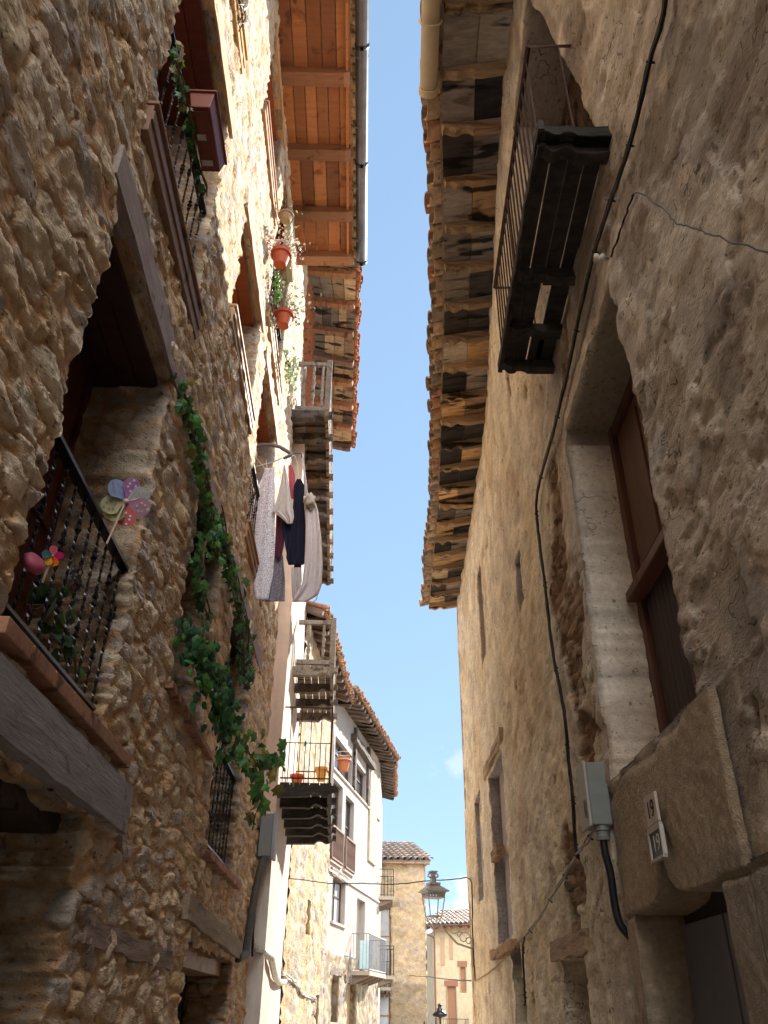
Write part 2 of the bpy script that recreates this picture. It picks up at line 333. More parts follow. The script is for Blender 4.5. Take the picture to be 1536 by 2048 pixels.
# ---------------------------------------------------------------- wall sheets with real openings
def axis_lines(a, b, stepf, marks):
    out = [a]
    ms = sorted(m for m in marks if a < m < b) + [b]
    for m in ms:
        x0 = out[-1]; L = m - x0
        if L < 1e-6: continue
        x = x0; pts = []
        while x < m: x += stepf(x); pts.append(x)
        k = max(1, len(pts)); sc = L / (pts[-1] - x0)
        out += [x0 + (p - x0) * sc for p in pts]
    return np.array(out)
def sheet(name, parent, fr, s0, s1, z0, z1, ds, dz, holes, hfun, cfun, m, depth=.7, K=7, ragged=.03, lean=None, topfun=None, smooth=True):
    """holes: (s0,s1,z0,z1[,depth[,arch function]])"""
    S = axis_lines(s0, s1, ds, [h[0] for h in holes] + [h[1] for h in holes])
    Z = axis_lines(z0, z1, dz, [h[2] for h in holes] + [h[3] for h in holes])
    s, z = np.meshgrid(S, Z); ws = np.zeros_like(s); wz = np.zeros_like(s)
    for h in holes:
        insz = sstep(h[2] - .15, h[2], z) * (1 - sstep(h[3], h[3] + .15, z)); inss = sstep(h[0] - .15, h[0], s) * (1 - sstep(h[1], h[1] + .15, s))
        j = ragged * 2 * (vnoise(s * 0 + 3, z * 5.5, 0, int(h[0] * 10)) - .5) + ragged * (vnoise(s * 0 + 3, z * 16, 0, int(h[0] * 10) + 3) - .5)
        ws += np.exp(-np.abs(s - h[0]) / .05) * insz * j + np.exp(-np.abs(s - h[1]) / .05) * insz * j[::-1]
        j2 = ragged * 1.3 * (vnoise(s * 5, z * 0 + 3, 0, int(h[2] * 10)) - .5)
        if len(h) > 5 and h[5]:
            wz += np.exp(-np.abs(z - h[3]) / .25) * inss * h[5](s)
        else: wz += (np.exp(-np.abs(z - h[2]) / .05) + np.exp(-np.abs(z - h[3]) / .05)) * inss * j2
    s2, z2 = s + ws, z + wz
    hh = hfun(s2, z2, s2 * 0); cc = cfun(s2, z2, s2 * 0)
    ln = lean(s2, z2) if lean else 0
    V = fr.o + fr.d * s2[..., None] + fr.n * (hh + ln)[..., None] + np.array([0, 0, 1.]) * z2[..., None]
    nz, ns = s.shape; idx = np.arange(nz * ns).reshape(nz, ns)
    keep = np.ones((nz - 1, ns - 1), bool); sc = (S[1:] + S[:-1]) / 2; zc = (Z[1:] + Z[:-1]) / 2
    for h in holes: keep &= ~((sc[None] > h[0]) & (sc[None] < h[1]) & (zc[:, None] > h[2]) & (zc[:, None] < h[3]))
    if topfun is not None: keep &= zc[:, None] < topfun(sc)[None]
    q = np.stack([idx[:-1, :-1], idx[:-1, 1:], idx[1:, 1:], idx[1:, :-1]], -1)[keep]
    if np.dot(np.cross(fr.d, [0, 0, 1]), fr.n) < 0: q = q[:, ::-1]
    Vs = [V.reshape(-1, 3)]; Cs = [cc.reshape(-1, 3)]; Fs = [q]; nv = nz * ns
    for h in holes:
        D = h[4] if len(h) > 4 and h[4] else depth
        i0, i1 = (int(np.argmin(abs(S - h[k]))) for k in (0, 1)); j0, j1 = (int(np.argmin(abs(Z - h[k]))) for k in (2, 3))
        for (rows, nd) in ((idx[j0:j1 + 1, i0], (1, 0)), (idx[j0:j1 + 1, i1], (-1, 0)), (idx[j1, i0:i1 + 1], (0, -1)), (idx[j0, i0:i1 + 1], (0, 1))):
            if h[2] <= z0 + .01 and nd == (0, 1): continue
            m_ = len(rows); ps, pz = s2.ravel()[rows], z2.ravel()[rows]; base = Vs[0][rows]
            prevr = rows
            for k in range(1, K + 1):
                t = -D * k / K; tt = np.full(m_, t)
                hj = hfun(ps, pz, tt) * .7
                s3 = ps + nd[0] * hj; z3 = pz + nd[1] * hj
                ln2 = lean(ps, pz) if lean else 0
                v = fr.o + fr.d * s3[:, None] + fr.n * (tt + ln2)[:, None] + np.array([0, 0, 1.]) * z3[:, None]
                Vs.append(v); Cs.append(cfun(ps, pz, tt)); cur = np.arange(nv, nv + m_); nv += m_
                Fs.append(np.stack([prevr[:-1], prevr[1:], cur[1:], cur[:-1]], -1)); prevr = cur
    return grid_mesh(name, np.concatenate(Vs), np.concatenate(Fs), np.concatenate(Cs), m, parent, smooth)

pal = np.array([(.66, .52, .37), (.61, .48, .36), (.53, .46, .38), (.69, .57, .40), (.64, .46, .28), (.48, .41, .35), (.72, .61, .46)])
MORT = np.array((.55, .345, .185))
def _stone(s, z, t, sx, sz, seed):
    w1 = fbm(s * 2.2, z * 2.2, t * 2.2, seed + 50, 3) - .5 + .2 * (fbm(s * 9, z * 12, t * 9, seed + 51, 3) - .5); w2 = fbm(s * 2.2, z * 2.2, t * 2.2, seed + 70, 3) - .5 + .22 * (fbm(s * 9, z * 12, t * 9, seed + 71, 3) - .5)
    jog = (vnoise(s * .7, z * 0, 0, seed + 9) - .5) * 1.2
    return voronoi((s + w1 * .18) / sx, (z + w2 * .10) / sz + jog, t / (sx * .6) + 7.3 + w1 * .3, seed, .85, 3.2)
def stone_h(sx=.38, sz=.155, amp=.028, seed=3, rough=.016):
    def f(s, z, t):
        F1, F2, r, o = _stone(s, z, t, sx, sz, seed); e = F2 - F1
        lo = 1 - sstep(2.0, 4.5, z); body = (.75 * sstep(.02 + .05 * lo, .09 + .08 * r[1] + .06 * lo, e) + .25 * sstep(.05, .4, e)) * (.3 + .7 * r[0])
        tilt = o[0] * (r[2] - .5) * 1.5 + o[1] * (r[3] - .5) * 2.2
        q = fbm(s * 4.5, z * 9, t * 4.5, seed + 33, 4) * 9 + r[1] * 3; fq = q - np.floor(q); ter = np.floor(q) + sstep(.0, .3, fq)
        b = body * (1 + tilt * .7) * amp
        rg = 1 - np.abs(2 * fbm(s * 12, z * 22, t * 12, seed + 35, 3) - 1); m = sstep(.02, .12, e)
        return b + ((ter - 4.5 - r[1] * 3) * rough * .5 + (rg - .6) * rough * .6) * m + (fbm(s * .6, z * .6, t, seed + 90, 2) - .5) * .05
    return f
def stone_c(sx=.38, sz=.155, seed=3, pal=pal, mort=MORT, gain=1.0):
    def f(s, z, t):
        F1, F2, r, o = _stone(s, z, t, sx, sz, seed); e = F2 - F1
        k = (r[3] * 6.999).astype(int); c = pal[k] * (.82 + .36 * r[2])[..., None]
        lo = 1 - sstep(2.0, 4.5, z); m = sstep(.03 + .05 * lo, .09 + .08 * r[1] + .08 * lo, e)[..., None]
        n = (.88 + .24 * fbm(s * 12, z * 12, t * 12, 5, 3))[..., None]
        return lerp(mort * (.9 + .2 * fbm(s * 3, z * 3, t * 3, 6, 3))[..., None], c, m) * n * gain * np.where(t < -.02, .62, 1.0)[..., None]  # shade of the openings put into the stone colour of their reveals
    return f
flat_h = lambda s, z, t: (fbm(s * .8, z * .8, t, 12, 3) - .5) * .03
def const_c(col, var=.1, seed=4):
    col = np.array(col)
    return lambda s, z, t: col * (1 - var + 2 * var * fbm(s * 1.5, z * 1.5, t, seed, 4))[..., None]

# ================================================================ SETTING: the street
def plane(name, x0, x1, y0, y1, z, m, kind='structure'):
    b = MB(); n = 24
    vs = [(x0 + (x1 - x0) * i / n, y0 + (y1 - y0) * j / n, z) for j in range(n + 1) for i in range(n + 1)]
    b.add(vs, [(j * (n + 1) + i, j * (n + 1) + i + 1, (j + 1) * (n + 1) + i + 1, (j + 1) * (n + 1) + i) for j in range(n) for i in range(n)], (.3, .26, .21))
    o = b.build(name, m); o['kind'] = kind; return o
plane('ground', -400, 400, -400, 400, -.02, M_ground)
plane('street', -8, 10, -12, 70, 0.0, mat('stone_paving', (.36, .31, .25), nscale=2, namp=.2, bump=.8, bscale=5, bdist=.04))

# ================================================================ eaves
def rafter_profile(mb, p0, p1, w, h, col, seed, carved=True):
    """rafter from wall p0 to tip p1, sawn underside with a carved end"""
    p0, p1 = np.array(p0, float), np.array(p1, float); ax = p1 - p0; L = np.linalg.norm(ax); ax /= L
    up = np.array([0, 0, 1.]); sd = np.cross(ax, up); sd /= np.linalg.norm(sd); up = np.cross(sd, ax)
    r = random.Random(seed); prof = []
    if carved:
        for (f, k) in ((0, 1), (.45, 1.0), (.56, .98), (.6, .78), (.66, .62), (.72, .66), (.77, .86), (.83, .95), (.88, .8), (.92, .55), (.965, .5), (1, .62)): prof.append((f, k * (1 + r.uniform(-.06, .06))))
    else: prof = [(0, 1), (.3, 1), (.6, 1), (.92, 1), (1, .7)]
    vs = []; fs = []
    for (f, k) in prof:
        j = r.uniform(-.006, .006)
        for (a, b) in ((-1, 0), (1, 0), (1, -k), (.9, -k - .02), (-.9, -k - .02), (-1, -k)):
            vs.append(p0 + ax * (L * f) + sd * (a * w / 2 + j) + up * (b * h + (r.uniform(-.004, .004) if b else 0)))
    m = 6; n = len(prof)
    for i in range(n - 1):
        for j in range(m): fs.append((i * m + j, i * m + (j + 1) % m, (i + 1) * m + (j + 1) % m, (i + 1) * m + j))
    fs.append(tuple(range(m - 1, -1, -1))); fs.append(tuple((n - 1) * m + j for j in range(m)))
    mb.add(vs, fs, col)
def eave(root, Pi, Po, ss, zi, zo, nb, boardcols, raftercols, tilecols, seed=1, rw=.1, rh=.12, carved=True, mboard=M_wood, mraft=M_wood, tile_step=.235, tile_r=.115, out=.13, back=3.0, frame_front=None, slope=.28, wonk=.0):
    """Pi(s), Po(s): plan points (x,y) of the wall line and of the eave edge"""
    r = random.Random(seed)
    def pt(s, f, dz=0):
        a, b = np.array(Pi(s)), np.array(Po(s)); q = a + (b - a) * f
        return np.array([q[0], q[1], zi + (zo - zi) * f + dz])
    bd = MB()
    for k in range(len(ss) - 1):
        s0, s1 = ss[k], ss[k + 1]; f = -.04; nbk = nb + r.choice((0, 0, 1)) if nb > 2 else nb
        for i in range(nbk):
            g = f + 1.03 / nbk; gap = .012; c = r.choice(boardcols); v = r.uniform(.75, 1.2); c = tuple(q * v for q in c)
            dz = r.uniform(0, .014); a0, a1, b0, b1 = pt(s0, f + gap), pt(s1, f + gap), pt(s0, g), pt(s1, g)
            e = np.array([0, 0, dz]); E_ = np.array([0, 0, .025])
            bd.hexa([a0 + e, a1 + e, b1 + e, b0 + e, a0 + e + E_, a1 + e + E_, b1 + e + E_, b0 + e + E_], c); f = g
    bd.build('soffit_boards', mboard, root)
    for k, s in enumerate(ss):
        rb = MB(); c = r.choice(raftercols); v = r.uniform(.8, 1.15); w = r.uniform(-wonk, wonk)
        rafter_profile(rb, pt(s, -.05, -.002), pt(s + w, 1.0 + r.uniform(-.02, .02), -.002), rw * r.uniform(.9, 1.15), rh * r.uniform(.9, 1.1), tuple(q * v for q in c), seed * 100 + k, carved)
        rb.build('rafter', mraft, root)
    # board carrying the tiles, tiles, roof slope
    S0, S1 = ss[0], ss[-1]; nt = max(2, int(abs(S1 - S0) / tile_step)); tb = MB()
    for k in range(nt + 1):
        s = S0 + (S1 - S0) * k / nt; c = r.choice(tilecols); v = r.uniform(.75, 1.2); c = tuple(q * v for q in c)
        a, b = pt(s, 0), pt(s, 1); dr = b - a; dr[2] = 0; L = np.linalg.norm(dr); dr /= L
        sl = np.array([dr[0], dr[1], -slope]); sl /= np.linalg.norm(sl)
        o_ = out + r.uniform(-.035, .035); e1 = b + sl * o_ + np.array([0, 0, .05 + tile_r * .8 + r.uniform(-.008, .01)])
        e0 = e1 - sl * .42
        j = np.array([r.uniform(-.012, .012), r.uniform(-.012, .012), 0])
        tb.half(e0, e1 + j, (0, 0, -1), tile_r * .95, col=c, r2=tile_r * 1.08)
        tb.half(e0 - sl * .3, e0 + sl * .03, (0, 0, -1), tile_r * .95, col=c)
        c2 = r.choice(tilecols); v = r.uniform(.75, 1.2); c2 = tuple(q * v for q in c2); s2 = s + (S1 - S0) / nt / 2
        a, b = pt(s2, 0), pt(s2, 1); e1 = b + sl * (o_ - .02 + r.uniform(-.02, .02)) + np.array([0, 0, .06 + tile_r * .75])
        for q in range(3): tb.half(e1 - sl * (.4 + q * .36), e1 - sl * (q * .36 - .03), (0, 0, 1), tile_r, col=c2, r2=tile_r * 1.08)
    tb.build('roof_tiles', M_tile, root, smooth=False)
    rf = MB(); N = 14
    vs = []; fs = []
    for k in range(N + 1):
        s = S0 + (S1 - S0) * k / N; a, b = pt(s, 0), pt(s, 1); dr = b - a; dr[2] = 0; dr /= np.linalg.norm(dr)
        p = b + np.array([0, 0, .035]) + dr * .02; q = a - dr * back + np.array([0, 0, .035]); q[2] = p[2] + slope * (np.linalg.norm((q - p)[:2]))
        vs += [p, q, q + [0, 0, .08], p + [0, 0, .08]]
    for k in range(N):
        for j in range(4): fs.append((k * 4 + j, k * 4 + (j + 1) % 4, (k + 1) * 4 + (j + 1) % 4, (k + 1) * 4 + j))
    fs += [(0, 3, 2, 1), (N * 4, N * 4 + 1, N * 4 + 2, N * 4 + 3)]
    rf.add(vs, fs, tuple(np.array(tilecols[0]) * .8)); rf.build('roof', M_tile, root)
OR_, BR, BK, GY = (.38, .19, .075), (.17, .095, .05), (.03, .026, .026), (.17, .15, .135)
OLDB = [(.68, .44, .22), (.5, .33, .18), (.66, .52, .34), (.06, .05, .05), (.38, .34, .31), (.56, .49, .41), (.08, .07, .065), (.055, .05, .05), (.3, .27, .25), (.12, .1, .09)]
OLDR = [(.34, .24, .15), (.4, .28, .17), (.25, .18, .12), (.42, .28, .16)]
TOLD = [(.5, .38, .27), (.44, .35, .27), (.54, .39, .24), (.38, .31, .26), (.52, .3, .2)]
TRED = [(.42, .16, .08), (.46, .2, .1), (.38, .14, .08), (.45, .25, .15)]
FR = lambda fr, off: (lambda s: tuple(fr.P(s, 0, off)[:2]))

# ================================================================ LEFT: rubble stone house
hA = thing('stone_house', 'tall house of rough ochre rubble stone filling the left side, under a pine soffit', 'house', A.P(4, 0))
dsA = lambda s: min(.05, max(.013, .0052 * max(s, 0))) if s > 1 else .25
dzA = lambda z: min(.05, max(.012, .0047 * z)) if z > 1.3 else .12
# openings: s0, s1, z0, z1, depth
W1 = (3.05, 4.62, 2.95, 5.62, .62); W1B = (6.02, 7.5, 3.75, 5.72, .5); W2 = (8.55, 10.45, 2.95, 5.8, .5)
U1 = (3.1, 4.78, 6.66, 9.22, .72); U2 = (6.15, 7.9, 8.0, 9.55, .7); U3 = (8.62, 10.45, 6.8, 9.5, .7)
T1 = (3.0, 4.7, 10.5, 13.2, .6); T2 = (6.2, 7.8, 11.88, 13.55, .6); T3 = (8.35, 10.15, 10.35, 13.3, .6)
GAR = (0.2, 4.66, -.1, 2.48, .6); DOOR = (8.1, 11.35, -.1, 2.1, .55)
HA = [W1, W1B, W2, U1, U2, U3, T1, T2, T3, GAR, DOOR]
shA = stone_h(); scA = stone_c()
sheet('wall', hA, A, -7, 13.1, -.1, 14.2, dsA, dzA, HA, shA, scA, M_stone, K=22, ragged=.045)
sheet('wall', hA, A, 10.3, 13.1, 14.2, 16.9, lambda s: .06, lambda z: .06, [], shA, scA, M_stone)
g = MB()                                            # far end wall and back of the house
g.box(Fr(cA[:2], (-1, 0), 1), 0, 6, 0, 14.2, -.3, -.02, (.45, .34, .22)); g.box(A, -7.3, -7, 0, 14, -6, 0, (.45, .34, .22)); g.box(A, -7, 13.1, 0, 14, -3.2, -2.9, (.2, .15, .1))
g.build('end_wall', M_stone2, hA)
def opening(root, fr, h, back=(.09, .03, .018), soff=(.30, .10, .035), lint=(.3, .24, .2), lh=.27, lw=.12, lt=.03, over=.2, mlint=M_grey, shutter=True):
    s0, s1, z0, z1, D = h
    b = MB()
    if lh: b.beam(fr.P(s0 - over * .5, z1 + lh / 2, lt - lw / 2), fr.P(s1 + over, z1 + lh / 2, lt - lw / 2), (0, 0, 1), lw + .02, lh, lint, n=14, wob=.004, seed=int(s0 * 10)); b.build('lintel', mlint, root)
    b = MB(); n = 4
    for i in range(n):
        t0 = -D + (D - .07) * i / n
        b.box(fr, s0 - .1, s1 + .1, z1 - .085 - .004 * (i % 2), z1 - .045, t0 + .004, t0 + (D - .07) / n - .004, tuple(np.array(soff) * (.85 + .1 * (i % 3))))
    b.build('soffit', M_pine, root)
    if shutter:
        b = MB(); t = -D + .015; w = (s1 - s0) / 2
        b.box(fr, s0 - .08, s1 + .08, z0 - .05, z1 + .05, -D - .04, t - .01, tuple(np.array(back) * .5))
        for k in (0, 1):
            a = s0 + k * w
            b.box(fr, a + .005, a + .09, z0, z1, t - .01, t + .05, back); b.box(fr, a + w - .09, a + w - .005, z0, z1, t - .01, t + .05, back)
            for q in (z0, (z0 + z1) / 2 - .05, z1 - .1): b.box(fr, a + .09, a + w - .09, q, q + .1, t - .01, t + .045, back)
            m_ = int((w - .18) / .11)
            for i in range(m_):
                c = tuple(np.array(back) * (.8 + .35 * ((i * 7) % 5) / 5)); x = a + .09 + (w - .18) * i / m_
                b.box(fr, x + .003, x + (w - .18) / m_ - .003, z0, z1, t - .01, t + .02, c)
        b.build('shutter', M_pine, root)
opening(hA, A, W1, lint=(.29, .235, .22), soff=(.05, .02, .02), back=(.1, .03, .02), lh=.26, over=.42)
opening(hA, A, W1B, back=(.03, .02, .018), soff=(.05, .03, .025), lh=.2, over=.25)
opening(hA, A, W2, lint=(.27, .22, .21), back=(.03, .025, .02), soff=(.05, .03, .025), lh=.24, over=.9)
opening(hA, A, U1, back=(.11, .032, .018), soff=(.13, .035, .02), lint=(.48, .33, .2), lh=.24)
opening(hA, A, U2, back=(.3, .09, .03), soff=(.33, .1, .035), lint=(.46, .3, .18), lh=.2)
opening(hA, A, U3, back=(.3, .09, .03), soff=(.33, .1, .035), lint=(.46, .3, .18), lh=.2)
opening(hA, A, T1, back=(.3, .09, .03), soff=(.33, .1, .035), lint=(.46, .28, .15), lh=.2)
opening(hA, A, T2, back=(.3, .09, .03), soff=(.36, .11, .04), lint=(.5, .3, .16), lh=.18)
opening(hA, A, T3, back=(.2, .1, .06), soff=(.36, .11, .04), lint=(.4, .26, .15), lh=.2)
# garage: weathered beam, near-black gate added close behind it to darken the recess
b = MB(); b.beam(A.P(.1, 2.64, -.02), A.P(5.22, 2.64, -.02), (0, 0, 1), .22, .27, (.24, .215, .215), n=30, wob=.004, seed=4); b.build('lintel', M_grey, hA)
b = MB(); b.box(A, 0, 4.8, -.1, 2.6, -.66, -.58, (.025, .018, .016))
for i in range(22): b.box(A, .2 + i * .2, .39 + i * .2, -.1, 2.42, -.58, -.55, (.032 + .008 * (i % 3), .022, .018))
b.box(A, .1, 4.72, 2.4, 2.5, -.58, -.13, (.05, .032, .024)); b.build('gate', M_wood, hA)
# door with its rough lintel
b = MB(); b.beam(A.P(7.72, 2.36, -.06), A.P(11.75, 2.24, -.06), (0, 0, 1), .26, .2, (.27, .2, .14), n=9, wob=.01, seed=9); b.build('lintel', M_woodY, hA)
b = MB(); b.box(A, 8.0, 11.5, 1.94, 2.1, -.5, -.12, (.36, .22, .12)); b.build('soffit', M_pine, hA)
b = MB()
for i in range(12): b.box(A, 8.05 + i * .28, 8.32 + i * .28, -.1, 2.0, -.55, -.52 + .01 * (i % 2), (.05, .04, .04))
dr = b.build('door', M_wood, hA)
b = MB(); b.beam(A.P(5.0, 1.96, -.035), A.P(7.55, 1.93, -.035), (0, 0, 1), .12, .13, (.24, .17, .13), n=12, wob=.012, seed=12); b.build('embedded_beam', M_woodY, hA)
# sills
def tile_sill(h, z, th, pr, col, w=.3):
    b = MB(); x = h[0] - .1; k = 0
    while x < h[1] + .22:
        v = .88 + .2 * ((k * 5) % 4) / 4; b.box(A, x, x + w - .006, z - th, z, -.3, pr, tuple(np.array(col) * v)); x += w; k += 1
    return b.build('sill', M_tile, hA, bevel=.006)
tile_sill(W1, 2.93, .075, .09, (.34, .17, .1)); tile_sill(W2, 2.93, .075, .09, (.36, .18, .11)); tile_sill(W1B, 3.74, .06, .07, (.34, .17, .1))
def wood_sill(h, z, hh, col, pr=.05, ex=.16):
    b = MB(); b.box(A, h[0] - .05, h[1] + ex, z - hh, z, -.1, pr, col); b.box(A, h[0] - .05, h[1] + ex, z - hh * .62, z - hh * .3, pr - .01, pr + .014, tuple(np.array(col) * .85)); b.box(A, h[0] - .06, h[1] + ex, z - .03, z + .006, -.1, pr + .03, col)
    b.build('sill', M_pine, hA, bevel=.006)
wood_sill(U1, 6.66, .3, (.2, .11, .065)); wood_sill(U2, 8.0, .25, (.4, .25, .13)); wood_sill(U3, 6.8, .24, (.35, .2, .1))
wood_sill(T1, 10.5, .3, (.5, .29, .1)); wood_sill(T2, 11.87, .26, (.42, .22, .12)); wood_sill(T3, 10.35, .28, (.45, .27, .12))
# eave of stained pine, zinc gutter
def PoA(s): return (-.62 - .02 * (s - 8), A.P(s, 0)[1])
eave(hA, FR(A, .02), PoA, [0.6, 1.9, 3.2, 4.45, 5.75, 7.05, 8.35, 9.6, 10.62], 14.12, 14.1, 5, [(.36, .14, .055), (.31, .115, .045), (.39, .16, .06), (.26, .1, .045)], [(.27, .13, .065), (.24, .11, .055)],
     [(.55, .42, .24), (.5, .36, .22), (.48, .4, .28)], seed=5, rw=.2, rh=.16, carved=False, mboard=M_pine, mraft=M_pine, out=.12, back=3)
b = MB(); b.box(A, .5, 10.66, 14.0, 14.16, A.sz(0, 0)[0] * 0 + 1.02, 1.06, (.4, .17, .07)); b.build('fascia', M_pine, hA)
gp = [np.array([PoA(s)[0] + .17, PoA(s)[1], 14.12]) for s in (0.4, 2.5, 4.6, 6.6, 8.6, 10.75)]
b = MB(); b.tube([gp[0], *gp[1:]], .105, (.3, .3, .33), sides=14)
for k in range(5):
    for q in range(0, 2): b.tube([gp[k + 1] + (0, -.03, 0), gp[k + 1] + (0, .03, 0)], .113, (.3, .3, .33), sides=14)
gut = b.build('gutter', M_zinc, hA, smooth=True)
for k in range(9):
    s = 1 + k * 1.15; p = np.array(PoA(s)); b = MB(); b.tube([(p[0] - .08, p[1], 14.2), (p[0] + .05, p[1], 14.05), (p[0] + .17, p[1], 14.02), (p[0] + .27, p[1], 14.1)], .012, sides=6); b.build('bracket', M_zinc, gut)

# iron railings in the stone house
def twisted(fr, s, z0, z1, t, kn, tw=30, r=.0065, col=(.02, .02, .02)):
    b = MB(); n = int((z1 - z0) / .022); vs = []; fs = []
    for i in range(n + 1):
        z = z0 + (z1 - z0) * i / n; rr = r * (1 + .25 * math.sin(i * 2.1))
        for (kz, kr) in kn: rr = max(rr, kr * math.exp(-((z - kz) / .018) ** 2))
        for k in range(4):
            a = math.pi / 2 * k + (z - z0) * tw; vs.append(fr.P(s + math.cos(a) * rr * 1.35, z, t + math.sin(a) * rr * 1.35))
    for i in range(n):
        for k in range(4): fs.append((i * 4 + k, i * 4 + (k + 1) % 4, (i + 1) * 4 + (k + 1) % 4, (i + 1) * 4 + k))
    b.add(vs, fs, col); return b
def railing(h, z0, z1, t, n, seed=0):
    b = MB(); b.box(A, h[0] - .1, h[1] + .06, z1 - .012, z1 + .012, t - .03, t + .03); b.box(A, h[0] - .1, h[1] + .06, z0 - .012, z0 + .006, t - .022, t + .022)
    for q in (h[0] - .06, h[1] + .02): b.box(A, q - .008, q + .008, z0 - .01, z1, t - .008, t + .008)
    rl = b.build('railing', M_iron, hA)
    for i in range(n):
        s = h[0] + .08 + (h[1] - h[0] - .14) * i / (n - 1); H = z1 - z0
        kn = [(z0 + H * .58, .018), (z0 + H * .54, .016), (z0 + H * .62, .016)] if i % 2 else [(z0 + H * .3, .018), (z0 + H * .76, .018), (z0 + H * .26, .016), (z0 + H * .8, .016)]
        twisted(A, s, z0, z1, t, kn).build('baluster', M_iron, rl)
    b = MB(); b.tube([A.P(h[1] + .05, z1 - .05, t), A.P(h[1] + .1, z1 - .05, t)], .02); b.build('wall_fixing', M_iron, rl)
railing(W1, 3.08, 4.03, -.06, 10); railing(W2, 3.06, 4.08, -.07, 8); railing(U1, 6.78, 7.78, -.05, 10)
railing(U3, 6.9, 7.9, -.05, 11); railing(T3, 10.45, 11.4, -.05, 10)

# ================================================================ LEFT, next houses
hB = thing('narrow_house', 'narrow pale plaster house with wooden galleries and an iron balcony, behind the hanging laundry', 'house', L2.P(2, 0))
c2 = const_c((.46, .38, .33), .12)
pinkc = lambda s, z, t: np.where((z > 3.9)[..., None], np.array((.66, .50, .40)), np.array((.72, .68, .64))) * (.85 + .3 * fbm(s * 9, z * .7, t, 8, 4))[..., None]
sheet('wall', hB, L2, 0, 6.5, 0, 11.45, lambda s: .12, lambda z: .12, [], flat_h, c2, M_plain)
F2 = Fr(L2.P(-0.02, 0)[:2] - np.array([.6, 0]), (1, 0), 1)
sheet('wall', hB, Fr((cA[0] - .12, 13.08), (-.062, 1), 1), 0, 6.5, 11.3, 16.2, lambda s: .2, lambda z: .2, [], flat_h, c2, M_plain)
sheet('wall', hB, F2, 0, .6, 0, 11.45, lambda s: .03, lambda z: .1, [], lambda s, z, t: (fbm(s * 6, z * .4, t, 3, 3) - .5) * .03, pinkc, M_plain)
def PoB(s): return (-.72 - .045 * (s - 0), L2.P(s, 0)[1])
def PiB(s): return tuple((A.P(13.1 + s, 0, -.02) if s < 0 else L2.P(s, 0, -.05) )[:2])
TB = [-3.1, -2.15, -1.2, -.2, .75, 1.7, 2.65, 3.6, 4.55, 5.5, 6.45]
eave(hB, PiB, PoB, TB, 16.35, 16.1, 4, [(.3, .2, .12), (.34, .24, .14), (.09, .07, .055), (.2, .16, .13), (.4, .29, .17)], [(.34, .16, .08), (.25, .13, .075), (.16, .1, .07)], TRED, seed=21, rw=.16, rh=.16, carved=False, mraft=M_woodY, tile_step=.27, tile_r=.125, wonk=.12, out=.1)
def gallery(root, fr, s0, s1, z, wdt, rail, nj, cols, name='balcony', turned=True, seed=0, boards=5, hole=False, end_n=3, t0=0.0):
    """old wooden balcony: joists with carved ends, floor boards, turned railing"""
    r = random.Random(seed); b = MB()
    for i in range(boards):
        w = (wdt - t0) / boards
        b.box(fr, s0 - .05, s1 + .05, z - .035 - r.uniform(0, .01), z, t0 + i * w + (.012 if hole else .002), t0 + (i + 1) * w - .001, tuple(np.array(r.choice(cols)) * r.uniform(.7, 1.2)))
    b.beam(fr.P(s0 - .08, z - .08, wdt), fr.P(s1 + .08, z - .08, wdt), (0, 0, 1), .07, .17, r.choice(cols), n=14, wob=.01, seed=seed)
    bal = b.build(name, M_wood if cols is not DK else M_dark, root)
    for k in range(nj):
        s = s0 + (s1 - s0) * k / (nj - 1); jb = MB(); c = tuple(np.array(r.choice(cols)) * r.uniform(.7, 1.1))
        rafter_profile(jb, fr.P(s, z - .04, -.1), fr.P(s, z - .04, wdt + .12), .14, .17, c, seed * 31 + k, True); jb.build('joist', M_woodY if cols is not DK else M_dark, bal)
    if turned:
        rb = MB(); zt = z + rail
        for (t0, t1) in ((wdt - .05, wdt + .03),):
            rb.box(fr, s0, s1, zt - .07, zt, t0, t1, cols[0]); rb.box(fr, s0, s1, z + .06, z + .13, t0, t1, cols[0])
        for s in (s0, s1 - .08):
            rb.box(fr, s, s + .08, zt - .09, zt, 0, wdt, cols[0]); rb.box(fr, s, s + .08, z + .04, z + .14, 0, wdt, cols[0])
            rb.box(fr, s - .01, s + .1, z - .1, zt + .06, wdt - .06, wdt + .05, tuple(np.array(cols[0]) * .8))
        ra = rb.build('railing', M_woodY, bal, bevel=.008)
        def spindle(s, t):
            q = MB(); H = rail - .2; z_ = z + .12
            pr = [(.024, 0), (.024, .1), (.034, .13), (.02, .16), (.03, .24), (.036, .3), (.02, .36), (.034, .38), (.034, .42), (.02, .44), (.03, .52), (.036, .58), (.02, .66), (.03, .7), (.024, .85), (.024, 1)]
            q.lathe(fr.P(s, z_, t), [(a * 1.15, h_ * H) for a, h_ in pr], 8, tuple(np.array(cols[0]) * r.uniform(.9, 1.2))); q.build('spindle', M_woodY, bal, smooth=True)
        for k in range(end_n):
            spindle(s0 + .04, wdt * (k + .75) / (end_n + .4))
        m_ = int((s1 - s0) / .28)
        for k in range(m_): spindle(s0 + (s1 - s0) * (k + 1) / (m_ + 1), wdt - .01)
    return bal
DK = [(.03, .028, .027), (.04, .036, .033)]
WEA = [(.24, .21, .185), (.14, .11, .085), (.21, .16, .11), (.11, .09, .08), (.19, .12, .07)]
Gy = [(.27, .23, .185), (.21, .175, .14), (.25, .21, .155), (.14, .11, .085)]
GAL = Fr(L2.P(-.9, 0)[:2], (-.03, 1), 1)
gallery(hB, Fr((-1.78, 12.25), (-.045, 1), 1), 0, 7.1, 11.55, .64, 1.3, 11, WEA, seed=3, t0=-.45)
